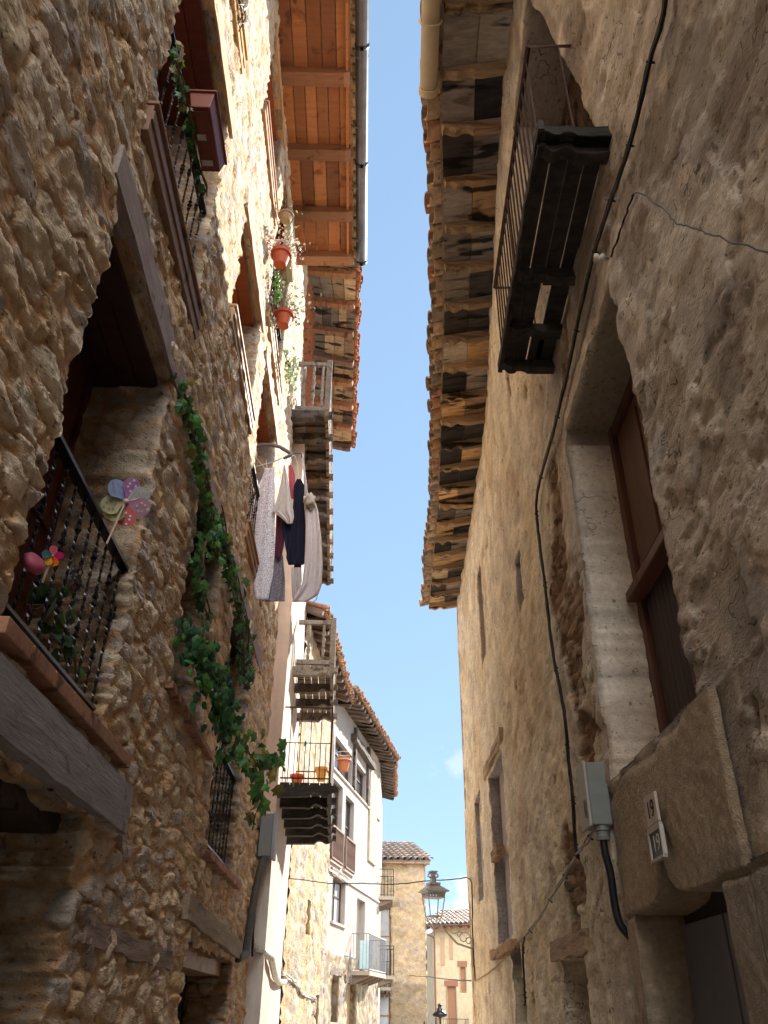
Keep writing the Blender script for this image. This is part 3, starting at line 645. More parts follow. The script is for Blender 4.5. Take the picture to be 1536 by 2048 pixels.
gallery(hB, Fr((-1.72, 15.15), (-.045, 1), 1), 0, 2.9, 7.42, .72, 1.0, 4, Gy, seed=5, hole=True, end_n=2)
# iron balcony with charred joists
fi = Fr((-1.63, 13.25), (-.045, 1), 1)
ib = gallery(hB, fi, 0, 4.3, 4.7, .8, 1, 6, DK, seed=7, turned=False, hole=True)
b = MB(); zt = 5.95
for z in (zt, 5.35, 4.78):
    if z == 5.35: b.tube([fi.P(0, z, 0), fi.P(0, z, .8)], .008, sides=5); continue
    b.tube([fi.P(0, z, 0), fi.P(0, z, .8), fi.P(4.3, z, .8), fi.P(4.3, z, 0)], .013, sides=6)
b.tube([fi.P(0, 4.7, .8), fi.P(0, zt + .02, .8)], .016, sides=6)
ra = b.build('railing', M_rust, ib)
for k in range(5): b = MB(); b.tube([fi.P(0, 4.7, .12 + k * .17), fi.P(0, zt, .12 + k * .17)], .0075, sides=5); b.build('baluster', M_rust, ib)
for k in range(28): b = MB(); b.tube([fi.P(.15 + k * .15, 4.7, .8), fi.P(.15 + k * .15, zt, .8)], .0075, sides=5); b.build('baluster', M_rust, ib)
for k in range(5): b = MB(); b.tube([fi.P(0, 4.7, .04 + k * .17), fi.P(0, 5.35, .04 + k * .17)], .006, sides=5); b.build('baluster', M_rust, ib)

# --- quoined stone house, L3
hC = thing('stone_house', 'small sunlit rubble house with yellow quoins, touching the near side of the white house', 'house', L3.P(3, 0))
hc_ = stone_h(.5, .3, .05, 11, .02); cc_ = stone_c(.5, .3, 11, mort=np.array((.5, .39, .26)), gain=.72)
def c3(s, z, t):
    c = cc_(s, z, t); q = ((s % 2.6) < .5 + .15 * ((np.floor(z / .42) % 2))) & (z < 9)
    yel = np.array((.46, .33, .18)) * (.85 + .3 * fbm(s * 4, z * 4, t, 3, 3))[..., None]
    return np.where(q[..., None], yel, c)
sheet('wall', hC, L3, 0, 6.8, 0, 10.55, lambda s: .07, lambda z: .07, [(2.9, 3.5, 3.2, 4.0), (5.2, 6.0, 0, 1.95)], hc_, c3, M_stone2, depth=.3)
b = MB(); b.box(L3, 2.8, 3.6, 3.1, 4.1, -.33, -.28, (.1, .06, .04)); b.box(L3, 5.1, 6.1, 0, 2, -.33, -.28, (.1, .05, .03)); b.build('shutter', M_attr, hC)
eave(hC, FR(L3, .02), lambda s: tuple(L3.P(s, 0, .52 )[:2]), [-.4 + .62 * k for k in range(13)], 10.62, 10.45, 3, [(.16, .12, .1), (.12, .095, .08)], [(.15, .11, .09), (.2, .14, .11)], [(.5, .3, .18), (.48, .25, .15), (.4, .28, .18)], seed=31, rw=.2, rh=.15, carved=False, tile_step=.24, tile_r=.11, out=.12)
g = MB(); g.box(Fr(e2[:2], (-1, 0), 1), .05, 5, 0, 15, -.2, 0, (.6, .5, .4)); g.build('end_wall', M_plain, hB)

# --- white house L4
hD = thing('white_house', 'white plastered house angled towards the camera, with brown windows and an overhanging rafter eave', 'house', L4.P(4, 0))
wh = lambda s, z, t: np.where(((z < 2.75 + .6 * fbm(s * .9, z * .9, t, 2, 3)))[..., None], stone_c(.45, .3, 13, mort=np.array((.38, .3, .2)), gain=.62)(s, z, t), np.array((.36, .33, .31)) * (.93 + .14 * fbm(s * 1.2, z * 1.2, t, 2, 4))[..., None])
whh = lambda s, z, t: np.where(z < 3.1, stone_h(.45, .3, .045, 13, .015)(s, z, t), flat_h(s, z, t) * .5)
def L4w(x0, y0, x1, y1, x2=None, y2=None):
    s0, za = L4.sz(x0, y0); s1, zb = L4.sz(x1, y1); return s0, s1
w4a = (*sorted((L4.sz(665, 1790)[0], L4.sz(690, 1800)[0])), 3.9, 5.15)
w4b = (L4.sz(692, 1600)[0], L4.sz(708, 1620)[0] , 5.55, 7.9)
w4c = (.15, w4b[0] - .55, 5.55, 8.0)
w4d = (L4.sz(714, 1830)[0], L4.sz(729, 1850)[0], 2.75, 4.95)
w4e = (L4.sz(692, 2000)[0], L4.sz(712, 2000)[0], 0, 2.35); w4f = (L4.sz(662, 2000)[0], L4.sz(676, 2000)[0], 1.3, 2.5)
w4g = (.3, 3.0, 8.35, 9.4); w4h = (3.4, 5.6, 8.35, 9.4)
H4 = [w4a, w4b, w4c, w4d, w4e, w4f, w4g, w4h]
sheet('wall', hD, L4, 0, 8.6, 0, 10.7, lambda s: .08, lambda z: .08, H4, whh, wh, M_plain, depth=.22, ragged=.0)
def casement(root, fr, h, D=.2, frame=(.1, .06, .045), pane=M_glass, muntin=True, bright=None, name='window'):
    s0, s1, z0, z1 = h[:4]; b = MB(); w = .06; t = -D
    b.box(fr, s0 - .02, s0 + w, z0 - .02, z1 + .02, t, t + .06, frame); b.box(fr, s1 - w, s1 + .02, z0 - .02, z1 + .02, t, t + .06, frame)
    b.box(fr, s0 + w, s1 - w, z0 - .02, z0 + w, t, t + .058, frame); b.box(fr, s0 + w, s1 - w, z1 - w, z1 + .02, t, t + .058, frame)
    if muntin: m = (s0 + s1) / 2; b.box(fr, m - .025, m + .025, z0 + w, z1 - w, t, t + .05, frame); zz = z0 + (z1 - z0) * .62; b.box(fr, s0 + w, s1 - w, zz - .02, zz + .02, t, t + .045, frame)
    f = b.build(name, M_attr, root); b = MB(); b.box(fr, s0, s1, z0, z1, t - .02, t + .012, bright or (.05, .06, .07)); b.build('pane', pane, f)
    return f
M_curt = mat('pale_curtained_glass', (.5, .52, .55), rough=.3, nscale=3, namp=.15, bump=0)
for h in (w4b, w4c): casement(hD, L4, h)
casement(hD, L4, w4a, pane=M_curt); casement(hD, L4, w4g); casement(hD, L4, w4h)
b = MB(); b.box(L4, w4d[0] - .02, w4d[1] + .02, w4d[2], w4d[3], -.24, -.2, (.5, .42, .34)); b.build('door', M_attr, hD)
b = MB(); b.box(L4, w4e[0], w4e[1] + .02, 0, 2.4, -.24, -.2, (.5, .33, .16)); b.build('door', M_attr, hD)
b = MB(); b.box(L4, w4f[0] - .02, w4f[1] + .02, 1.2, 2.6, -.24, -.2, (.55, .38, .15)); b.build('shutter', M_attr, hD)
for h in (w4a, w4e, w4f):
    b = MB(); b.beam(L4.P(h[0] - .35, h[3] + .1, -.04), L4.P(h[1] + .4, h[3] + .1, -.04), (0, 0, 1), .16, .2, (.22, .17, .14), n=8, wob=.012, seed=2); b.build('lintel', M_woodY, hD)
for h in (w4a, w4b, w4c):
    b = MB(); b.box(L4, h[0] - .08, h[1] + .08, h[2] - .07, h[2], -.15, .06, (.55, .4, .32)); b.build('sill', M_attr, hD)
b = MB(); b.box(L4, 0, 8.6, 5.2, 5.26, 0, .05, (.6, .5, .42)); b.box(L4, 0, 8.6, 8.24, 8.3, 0, .06, (.6, .5, .42)); b.build('string_course', M_attr, hD)
for h in (w4b, w4c):   # wooden window railings
    b = MB(); z0, z1 = h[2] + .02, h[2] + 1.0
    b.box(L4, h[0] - .06, h[1] + .06, z1 - .06, z1, .02, .1, (.2, .13, .1)); b.box(L4, h[0] - .06, h[1] + .06, z0, z0 + .05, .02, .1, (.2, .13, .1)); b.box(L4, h[0] - .06, h[0] - .02, z0, z1, .03, .09, (.2, .13, .1)); b.box(L4, h[1] + .02, h[1] + .06, z0, z1, .03, .09, (.2, .13, .1)); rl = b.build('railing', M_attr, hD)
    n = max(4, int((h[1] - h[0]) / .12))
    for k in range(n): b = MB(); x = h[0] + (h[1] - h[0]) * (k + .5) / n; b.lathe(L4.P(x, z0 + .05, .06), [(.018, 0), (.026, .2), (.016, .4), (.026, .6), (.018, .87)], 6, (.2, .13, .1)); b.build('baluster', M_attr, rl)
for s in (3.2, 5.75): b = MB(); b.box(L4, s - .12, s + .12, 8.3, 10.5, 0.02, .1, (.12, .09, .08)); b.build('timber_post', M_wood, hD)
b = MB(); b.beam(L4.P(2.6, 10.0, .12), L4.P(6.4, 9.9, .12), (0, 0, 1), .2, .26, (.1, .08, .07), n=10, wob=.01); b.build('lintel', M_woodY, hD)
b = MB(); b.box(L4, 6.2, 7.6, 6.4, 10.6, 0, .07, (.5, .42, .3)); b.build('stone_pier', M_stone2, hD)
eave(hD, FR(L4, .02), FR(L4, .72), [-.3 + .5 * k for k in range(19)], 10.85, 10.7, 3, [(.13, .1, .09), (.1, .08, .07)], [(.15, .11, .09), (.19, .14, .11)], [(.45, .22, .14), (.42, .25, .16), (.42, .32, .22)], seed=41, rw=.22, rh=.16, carved=False, tile_step=.22, tile_r=.1, out=.12)
def iron_balcony(root, fr, s0, s1, z, wd, hh=1.0, col=(.3, .28, .27), m=M_iron, step=.12, slab=.12, name='balcony'):
    b = MB(); b.box(fr, s0, s1, z - slab, z, 0, wd, (.42, .36, .3)); 
    for i in range(4): b.hexa([fr.P(s0 + .1 + i * (s1 - s0 - .3) / 3, z - slab - .25, 0), fr.P(s0 + .22 + i * (s1 - s0 - .3) / 3, z - slab - .25, 0), fr.P(s0 + .22 + i * (s1 - s0 - .3) / 3, z - slab - .06, wd * .9), fr.P(s0 + .1 + i * (s1 - s0 - .3) / 3, z - slab - .06, wd * .9), fr.P(s0 + .1 + i * (s1 - s0 - .3) / 3, z - slab, 0), fr.P(s0 + .22 + i * (s1 - s0 - .3) / 3, z - slab, 0), fr.P(s0 + .22 + i * (s1 - s0 - .3) / 3, z - slab, wd * .9), fr.P(s0 + .1 + i * (s1 - s0 - .3) / 3, z - slab, wd * .9)], (.22, .17, .14))
    ba = b.build(name, M_attr, root); b = MB()
    b.tube([fr.P(s0, z + hh, 0), fr.P(s0, z + hh, wd - .02), fr.P(s1, z + hh, wd - .02), fr.P(s1, z + hh, 0)], .017, sides=6); b.tube([fr.P(s0, z + .05, 0), fr.P(s0, z + .05, wd - .02), fr.P(s1, z + .05, wd - .02), fr.P(s1, z + .05, 0)], .012, sides=5)
    for q in (s0, s1): b.tube([fr.P(q, z, wd - .02), fr.P(q, z + hh, wd - .02)], .016, sides=5)
    b.build('railing', m, ba)
    pts = [(s0, t) for t in np.arange(.06, wd, step)] + [(s, wd - .02) for s in np.arange(s0, s1, step)] + [(s1, t) for t in np.arange(.06, wd, step)]
    for (s, t) in pts: q = MB(); q.tube([fr.P(s, z, t), fr.P(s, z + hh, t)], .0075, sides=4); q.build('baluster', m, ba)
    return ba
M_bar = mat('grey_painted_iron', (.28, .29, .31), rough=.5, metal=.3, bump=0)
db = iron_balcony(hD, L4, w4d[0] - .75, w4d[1] + .95, w4d[2] - .05, .62, 1.08, m=M_bar, step=.11)
bd = MB(); bd.box(Fr(L4.P(w4d[0] - .45, 0, .2)[:2], (.9, .5), 1), 0, .5, w4d[2], w4d[2] + .85, 0, .03, (.55, .72, .75))
tag(bd.build('board', M_attr), 'pale blue board leaning upright on the slab of the grey iron balcony', 'board')
# --- L5: set-back stretch with its own balconies
hE = thing('plaster_house', 'thin sliver of plaster house with rust doors and two small balconies beyond the white house', 'house', L5.P(2, 0))
sheet('wall', hE, L5, 0, 6.4, 0, 10.4, lambda s: .2, lambda z: .2, [(.8, 2.0, 0, 2.3), (1.0, 2.2, 2.75, 4.7), (1.0, 2.2, 5.5, 7.5)], flat_h, const_c((.62, .54, .42), .15), M_plain, depth=.25, ragged=0)
for h in ((.8, 2.0, 0, 2.3), (1.0, 2.2, 2.75, 4.7), (1.0, 2.2, 5.5, 7.5)): casement(hE, L5, h, frame=(.3, .13, .05))
iron_balcony(hE, L5, .5, 2.6, 5.5, .6, 1.0, step=.14); iron_balcony(hE, L5, .5, 2.6, 2.75, .62, 1.0, step=.14)
eave(hE, FR(L5, .02), FR(L5, .6), [-.2 + .55 * k for k in range(13)], 10.75, 10.6, 3, [(.13, .1, .09)], [(.15, .11, .09)], [(.42, .2, .13), (.42, .3, .2)], seed=51, rw=.2, rh=.15, carved=False, tile_step=.24, tile_r=.11)
for fr, s0, s1, root, z in ((L3, 0, 6.8, hC, 10.4), (L4, 0, 8.6, hD, 10.5), (L5, 0, 6.4, hE, 10.4)):
    g = MB(); g.box(fr, s0, s1, 0, z, -5, -.6, (.5, .4, .3)); g.build('rear_wall', M_plain, root)

# ================================================================ RIGHT: old plastered house
hR = thing('plaster_house', 'old house of flaking ochre plaster filling the right side, with a charred balcony', 'house', B.P(5, 0))
LX = ([-7, 4.6, 6.4, 8.1, 9.7, 11.2, 20], [.42, .38, .27, .18, .06, 0, 0])
def leanB(s, z): return np.interp(s, *LX) * sstep(6.7, 9.7, z)
WR = (3.86, 5.6, 2.95, 5.93, .42); BD = (3.5, 4.75, 6.95, 9.15, .5); AD = (3.88, 5.57, -.1, 2.2, .3, lambda s: .2 * np.exp(-((s - 4.8) / .1) ** 2) + .1 * np.exp(-np.abs(s - 4.8) / .2))
RW = (11.2, 12.85, 2.42, 4.72, .16); RW2 = (14.4, 15.5, 3.2, 4.9, .1); RD = (10.65, 11.5, -.1, 2.3, .3); SD = (7.2, 8.2, -.1, 2.0, .7); SL = (8.35, 8.75, 5.65, 6.3, .14); SL2 = (12.2, 12.9, 6.6, 8.3, .08)
HR = [WR, BD, AD, RW, RW2, RD, SD, SL, SL2]
def patchmask(s, z):
    m = np.exp(-(((s - 6.35) / .6) ** 2 + ((z - 4.6) / 1.5) ** 2)) + .9 * np.exp(-(((s - 7.2) / .7) ** 2 + ((z - 2.5) / .5) ** 2)) + .7 * np.exp(-(((s - 3.35) / .2) ** 2 + ((z - 2.75) / .3) ** 2)) + .8 * np.exp(-(((s - 5.3) / .35) ** 2 + ((z - 6.45) / .3) ** 2))
    n = fbm(s * 1.6, z * 1.6, 0, 61, 5)
    return sstep(.62, .7, m * .75 + (n - .5) * 1.5 + .18)
def PEEL(s, z, t): return sstep(.555, .57, fbm(s * 1.5, z * 1.9, t, 91, 6))
def hB_(s, z, t):
    base = (fbm(s * .7, z * .7, t, 20, 3) - .5) * .04 + (fbm(s * 4, z * 4, t * 4, 21, 4) - .5) * .010
    fl = fbm(s * 3.2, z * 5.5, t * 3, 25, 5); flake = sstep(.50, .515, fl) * .009 + sstep(.60, .61, fl) * .008
    pm = patchmask(s, z); rub = stone_h(.22, .12, .035, 29, .02)(s, z, t)
    far = sstep(5.5, 7.5, s); cell = voronoi(s * 9, z * 15, t * 9, 44)
    pit = -sstep(.3, .12, cell[0]) * (cell[2][0] > .8) * .007
    peel = PEEL(s, z, t)
    inside = (sstep(3.3, 3.6, s) * (1 - sstep(5.74, 5.85, s)) * (1 - sstep(2.84, 2.95, z)))
    q = base - .014 * peel + flake * (1 - far * .5) + pit + (rub - .05) * pm + far * (fbm(s * 3.3, z * 9, t * 9, 27, 4) - .5) * .04
    return q * (1 - inside) - .03 * inside
def cB_(s, z, t):
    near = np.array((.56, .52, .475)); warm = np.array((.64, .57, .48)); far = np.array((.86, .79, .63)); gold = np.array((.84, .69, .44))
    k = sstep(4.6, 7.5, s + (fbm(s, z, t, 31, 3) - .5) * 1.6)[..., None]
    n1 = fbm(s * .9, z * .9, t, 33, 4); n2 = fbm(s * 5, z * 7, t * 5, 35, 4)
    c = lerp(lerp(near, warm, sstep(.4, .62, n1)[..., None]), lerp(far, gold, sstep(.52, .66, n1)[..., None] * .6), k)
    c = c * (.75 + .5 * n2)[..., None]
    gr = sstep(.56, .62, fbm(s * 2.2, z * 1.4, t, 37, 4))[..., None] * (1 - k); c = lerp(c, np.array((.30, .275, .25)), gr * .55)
    fl = fbm(s * 3.2, z * 5.5, t * 3, 25, 5); c = c * lerp(.86, 1.0, sstep(.49, .52, fl))[..., None]
    pk = PEEL(s, z, t)[..., None]; c = lerp(c, c * np.array((.80, .76, .71)), pk * .8 * (1 - .75 * k))
    pm = patchmask(s, z)[..., None]; c = lerp(c, np.array((.27, .16, .08)) * (.7 + .6 * n2)[..., None], pm * .85)
    # limewashed reveals and window jambs
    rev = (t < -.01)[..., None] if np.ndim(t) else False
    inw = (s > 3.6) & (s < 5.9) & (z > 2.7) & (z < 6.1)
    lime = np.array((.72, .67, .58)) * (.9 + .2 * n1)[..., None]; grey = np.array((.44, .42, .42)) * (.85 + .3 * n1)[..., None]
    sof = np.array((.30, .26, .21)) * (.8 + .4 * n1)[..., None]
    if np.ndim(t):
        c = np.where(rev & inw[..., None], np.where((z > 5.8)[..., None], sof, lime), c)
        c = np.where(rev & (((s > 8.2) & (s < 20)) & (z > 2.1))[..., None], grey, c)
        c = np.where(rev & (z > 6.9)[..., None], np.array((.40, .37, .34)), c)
    edge = inw & (s > 5.6) & (s < 5.75 + .1 * n2); c = np.where(edge[..., None], lime * .85, c)
    return c
dsB = lambda s: (min(.05, max(.014, .0052 * s)) if s > 1 else .3); dzB = lambda z: min(.045, max(.013, .0047 * z)) if z > 1.3 else .15
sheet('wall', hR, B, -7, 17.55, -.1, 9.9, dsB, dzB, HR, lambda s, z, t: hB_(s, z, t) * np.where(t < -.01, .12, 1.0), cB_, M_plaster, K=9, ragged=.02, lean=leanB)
cR = B.P(17.55, 0)
g = MB(); g.box(Fr(cR[:2], (1, 0), -1), .0, 6, 0, 9.7, -.3, -.02, (.4, .3, .2)); g.box(B, -7, 17.5, 0, 9.8, -4, -3.7, (.4, .3, .2)); g.box(B, -7.3, -7, 0, 9.8, -4, 0, (.4, .3, .2)); g.build('end_wall', M_stone2, hR)
# backs of the blind openings
b = MB()
for q in ((11.1, 12.95, 2.3, 4.8, -.2, -.15, (.42, .4, .4)), (14.3, 15.6, 3.1, 5, -.14, -.09, (.42, .4, .38)), (8.3, 8.8, 5.6, 6.4, -.2, -.13, (.25, .14, .08)), (12.1, 13, 6.5, 8.4, -.12, -.075, (.45, .42, .38))): b = MB(); b.box(B, *q); b.build('blocked_opening', M_plain, hR)
b = MB(); b.box(B, 10.6, 11.6, -.1, 2.35, -.34, -.29, (.2, .23, .26)); b.build('door', M_attr, hR)
b = MB(); b.box(B, 7.15, 8.25, -.1, 2.05, -.74, -.68, (.06, .035, .025)); b.build('door', M_wood, hR)
b = MB(); b.beam(B.P(10.9, 4.85, 0), B.P(13.2, 4.85, 0), (0, 0, 1), .1, .16, (.5, .38, .24), n=12, wob=.012, seed=3); b.beam(B.P(10.9, 2.3, .02), B.P(13.3, 2.3, .02), (0, 0, 1), .12, .12, (.45, .3, .17), n=12, wob=.012, seed=4)
b.beam(B.P(12.1, 3.55, -.02), B.P(12.8, 3.55, -.02), (0, 0, 1), .12, .14, (.35, .22, .12), n=4, wob=.01, seed=4); b.build('lintel', M_woodY, hR)
b = MB(); b.beam(B.P(7.0, 2.08, -.03), B.P(8.5, 2.08, -.03), (0, 0, 1), .1, .16, (.42, .3, .2), n=8, wob=.012, seed=5); b.build('lintel', M_woodY, hR)
# sandstone door surround with an ogee notch, grey door deep inside
def hS(s, z, t):
    j = np.minimum(np.abs(z - 2.14 - .03 * np.sin(s * 3)), 9) ; groove = -.02 * np.exp(-(j / .012) ** 2) * ((s < 4.0) | (s > 5.45))
    return .012 - .03 * (sstep(5.69, 5.74, s) + (1 - sstep(3.62, 3.66, s)) * (z > 2.14)) * (t > -.01) + (fbm(s * 2, z * 2, t, 71, 3) - .5) * .03 + (fbm(s * 22, z * 22, t * 22, 72, 3) - .5) * .010 + groove - .03 * sstep(2.86, 2.96, z + (fbm(s * 3, 0, 0, 3, 2) - .5) * .2)
cS = lambda s, z, t: lerp(np.array((.40, .31, .21)), np.array((.32, .26, .19)), sstep(.4, .6, fbm(s * 1.5, z * 1.5, t, 73, 4))[..., None]) * (.75 + .5 * fbm(s * 18, z * 18, t * 18, 74, 3))[..., None]
M_sand = mat('sandstone', nscale=30, namp=.25, bump=1, bscale=45, bdist=.02, bump2=.7, b2scale=140)
sheet('door_surround', hR, B, 3.62, 5.74, -.05, 2.92, lambda s: .014, lambda z: .014 if z > 1.3 else .1, [(3.95, 5.5, -.05, 2.12, .3, AD[5])], hS, cS, M_sand, K=10, ragged=.006)
sheet('door_surround', hR, B, 2.9, 3.615, -.05, 2.14, lambda s: .02, lambda z: .02 if z > 1.3 else .1, [], hS, cS, M_sand)
b = MB(); b.box(B, 2.9, 3.6, 2.14, 2.155, -.03, .005, (.1, .08, .06)); b.build('joint', M_sand, hR)
b = MB(); b.box(B, 3.8, 5.7, -.1, 2.6, -.36, -.29, (.05, .045, .045)); b.box(B, 3.9, 5.6, 0, 2.06, -.295, -.26, (.2, .21, .25)); b.box(B, 4.74, 4.76, 0, 2.06, -.262, -.255, (.12, .13, .15)); b.build('door', M_attr, hR)
# tall window with brown shutters
M_bsh = mat('brown_shutter', nscale=8, namp=.25, bump=.25, bscale=40, bdist=.004, stretch=(2, 2, .3), rough=.55)
b = MB(); t = -.42; bc = (.12, .055, .038)
b.box(B, 3.8, 5.66, 2.9, 6, t - .06, t - .02, (.06, .03, .02))
for (a0, a1) in ((5.5, 5.62), (4.66, 4.8), (3.86, 3.98)): b.box(B, a0, a1, 2.95, 5.93, t - .03, t + .05, bc)
for z in (2.95, 4.28, 5.82): b.box(B, 3.9, 5.55, z, z + .1, t - .03, t + .045, bc)
wf = b.build('window', M_bsh, hR, bevel=.006)
for (a0, a1) in ((4.8, 5.5), (3.98, 4.66)):
    b = MB(); b.box(B, a0 + .02, a1 - .02, 4.4, 5.8, t - .02, t + .012, (.15, .075, .05)); b.box(B, a0 + .12, a1 - .12, 4.52, 5.68, t + .01, t + .03, (.135, .068, .045))
    b.build('shutter_leaf', M_bsh, wf, bevel=.006)
    b = MB()
    for i in range(7): x = a0 + .02 + (a1 - a0 - .04) * i / 7; b.box(B, x + .003, x + (a1 - a0 - .04) / 7 - .003, 3.06, 4.27, t - .02, t + .016, (.05, .03, .03))
    b.build('lower_leaf', M_bsh, wf)
b = MB(); b.box(B, 3.9, 5.56, 4.27, 4.35, t, t + .14, (.14, .055, .035)); b.build('ledge', M_bsh, wf, bevel=.01)
# balcony door leaves
b = MB()
for i in range(6): b.box(B, 3.5 + i * .21, 3.7 + i * .21, 6.9, 9.2, -.5 + .012 * (i % 2), -.46, tuple(np.array((.10, .055, .035)) * (.7 + .2 * (i % 3))))
o = b.build('door', M_wood, hR)
for v in o.data.vertices: v.co.x -= float(leanB(4.0, v.co.z)) * .9
# charred balcony
bl = MB(); r = random.Random(3); zb = 6.9
for i in range(4):
    t0, t1 = .0 + i * .125, .112 + i * .125
    for (a, e) in ((3.36, 4.62), (4.66, 5.74)):
        if i == 1 and a > 4: bl.box(B, a, a + .1, zb - .03, zb, t0, t1); bl.box(B, 5.3, e, zb - .03, zb, t0, t1); bl.box(B, a, e, zb - .03, zb, t0, t0 + .04); continue
        t1 += .006
        bl.box(B, a + r.uniform(0, .02), e - r.uniform(0, .02), zb - .03, zb + r.uniform(0, .006), t0 + r.uniform(0, .012), t1)
bl.beam(B.P(3.3, zb - .03, .49), B.P(5.8, zb - .03, .49), (0, 0, 1), .04, .1, n=20, wob=.006, seed=2)
bb = bl.build('balcony', M_dark, hR)
for k, s in enumerate((3.36, 3.45, 4.62, 5.25, 5.72)):
    q = MB(); rafter_profile(q, B.P(s, zb - .03, -.1), B.P(s, zb - .03, .5), .1, .1 if k != 1 else .16, (.03, .03, .03), k, True); q.build('joist', M_dark if k else M_wood, bb)
q = MB()
rt = .47; q.tube([B.P(3.36, zb + 1.1, .0), B.P(3.36, zb + 1.1, rt), B.P(5.78, zb + 1.06, rt), B.P(5.78, zb + 1.06, .0)], .02, sides=4); q.tube([B.P(3.36, zb + .02, 0), B.P(3.36, zb + .02, rt), B.P(5.78, zb + .02, rt), B.P(5.78, zb + .02, 0)], .013, sides=4)
q.tube([B.P(4.72, zb + .0, rt), B.P(4.72, zb + 1.08, rt)], .015, sides=4)
ra = q.build('railing', M_rust, bb)
for k in range(19): s = 3.48 + k * .124; q = MB(); q.tube([B.P(s, zb, rt), B.P(s, zb + 1.08, rt)], .0085, sides=5); q.build('baluster', M_rust, ra)
for t in (.24,): q = MB(); q.tube([B.P(3.36, zb, t), B.P(3.36, zb + 1.1, t)], .0085, sides=5); q.build('baluster', M_rust, ra)
for t in (.1, .3): q = MB(); q.tube([B.P(5.78, zb, t), B.P(5.78, zb + 1.06, t)], .0085, sides=5); q.build('baluster', M_rust, ra)
# eave
EX = ([2.0, 4.76, 6.09, 8.03, 10.38, 12.65, 17.1, 18], [.29, .37, .49, .64, .75, .86, .93, .94])
def PoR(s): y = B.P(s, 0)[1]; return (float(np.interp(y, *EX)) + .17, y)
def PiR(s): return tuple((B.P(s, 0, float(leanB(s, 9.8)) - .03))[:2])
eave(hR, PiR, PoR, [2.0 + .64 * k for k in range(25)], 9.95, 9.8, 2, OLDB, OLDR, TOLD, seed=77, rw=.09, rh=.13, tile_step=.27, tile_r=.14, out=.17, wonk=.03)
b = MB(); p0, p1 = np.array((*PoR(1.5), 9.72)), np.array((*PoR(4.75), 9.72)); off = np.array((-.13, 0, .02))
b.tube([p0 + off, p1 + off], .09, (.62, .52, .36), sides=18); g1 = b.build('gutter', M_pvc, hR, smooth=True)
b = MB(); b.tube([p1 + off + (0, -.05, 0), p1 + off + (0, .03, 0)], .102, sides=18); b.build('end_cap', M_pvc, g1, bevel=.006)
for y in (2.2, 3.3, 4.05):
    b = MB(); x = PoR(y)[0] - .13; b.tube([(x + .11 * math.cos(a), y + .0, 9.74 + .105 * math.sin(a)) for a in np.linspace(-3.3, .3, 12)], .009, sides=5); b.build('bracket', M_pvc, g1)

# ================================================================ background
def canal_roof(name, root, c0, c1, back, zeave, rise, cols, r=.12, step=.26):
    """rows of curved tiles running up from the eave line c0-c1 towards back (vector)"""
    c0, c1, back = np.array(c0, float), np.array(c1, float), np.array(back, float); b = MB(); n = int(np.linalg.norm(c1 - c0) / step); q = random.Random(4)
    L = np.linalg.norm(back)
    b.hexa([np.array([*c0, zeave - .06]), np.array([*c1, zeave - .06]), np.array([*(c1 + back), zeave + rise - .06]), np.array([*(c0 + back), zeave + rise - .06])] + [np.array([*c0, zeave]), np.array([*c1, zeave]), np.array([*(c1 + back), zeave + rise]), np.array([*(c0 + back), zeave + rise])], tuple(np.array(cols[0]) * .5))
    for i in range(n + 1):
        p = c0 + (c1 - c0) * i / n; m = max(2, int(L / .38))
        for k in range(m):
            a = p + back * k / m - back / L * .06; e = p + back * (k + 1.15) / m; c = tuple(np.array(q.choice(cols)) * q.uniform(.75, 1.2))
            b.half((*a, zeave + rise * k / m + .04), (*e, zeave + rise * (k + 1.15) / m + .02), (0, 0, 1), r, col=c, r2=r * .85)
    return b.build(name, M_tile, root)
TG = [(.36, .29, .25), (.42, .33, .28), (.32, .27, .24), (.45, .34, .27)]
# stone tower house closing the left side
Y0 = 42.0; T_ = Fr((-3.0, Y0), (1, 0.0), 1)
hT = thing('stone_tower_house', 'tan stone house with a grey tiled roof closing the far end of the street', 'house', (0, Y0, 0))
xr = float(aty(850, 1800, Y0)[0]); zr = float(aty(800, 1727, Y0)[2])
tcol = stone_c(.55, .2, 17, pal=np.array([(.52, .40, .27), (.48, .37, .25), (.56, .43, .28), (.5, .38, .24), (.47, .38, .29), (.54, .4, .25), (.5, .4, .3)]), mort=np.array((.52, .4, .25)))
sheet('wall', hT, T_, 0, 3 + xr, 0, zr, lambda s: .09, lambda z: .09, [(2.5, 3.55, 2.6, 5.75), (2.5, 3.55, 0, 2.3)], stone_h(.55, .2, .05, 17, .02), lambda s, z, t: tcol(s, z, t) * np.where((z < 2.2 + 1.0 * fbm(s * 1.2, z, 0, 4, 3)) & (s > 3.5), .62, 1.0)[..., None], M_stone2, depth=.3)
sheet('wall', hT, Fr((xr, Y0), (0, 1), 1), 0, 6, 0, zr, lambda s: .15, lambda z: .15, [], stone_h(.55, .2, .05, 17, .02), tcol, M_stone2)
for h in ((2.5, 3.55, 2.6, 5.75), (2.5, 3.55, 0, 2.3)): casement(hT, T_, h, frame=(.35, .17, .07), D=.15, pane=M_curt)
b = MB(); b.beam(T_.P(2.2, 5.9, 0), T_.P(4.0, 5.9, 0), (0, 0, 1), .15, .16, (.33, .24, .18), n=6, wob=.01); b.build('lintel', M_woodY, hT)
canal_roof('roof_tiles', hT, (-3.2, Y0 - .3), (xr + .3, Y0 - .3), (-.9, 3.6), zr + .12, 1.35, TG, r=.13, step=.3)
b = MB()
for k in range(5): rafter_profile(b, (-2 + k * 1.0 + .2, Y0 + .1, zr + .05), (-2 + k * 1.0 + .2, Y0 - .35, zr + .05), .14, .16, (.3, .2, .14), k)
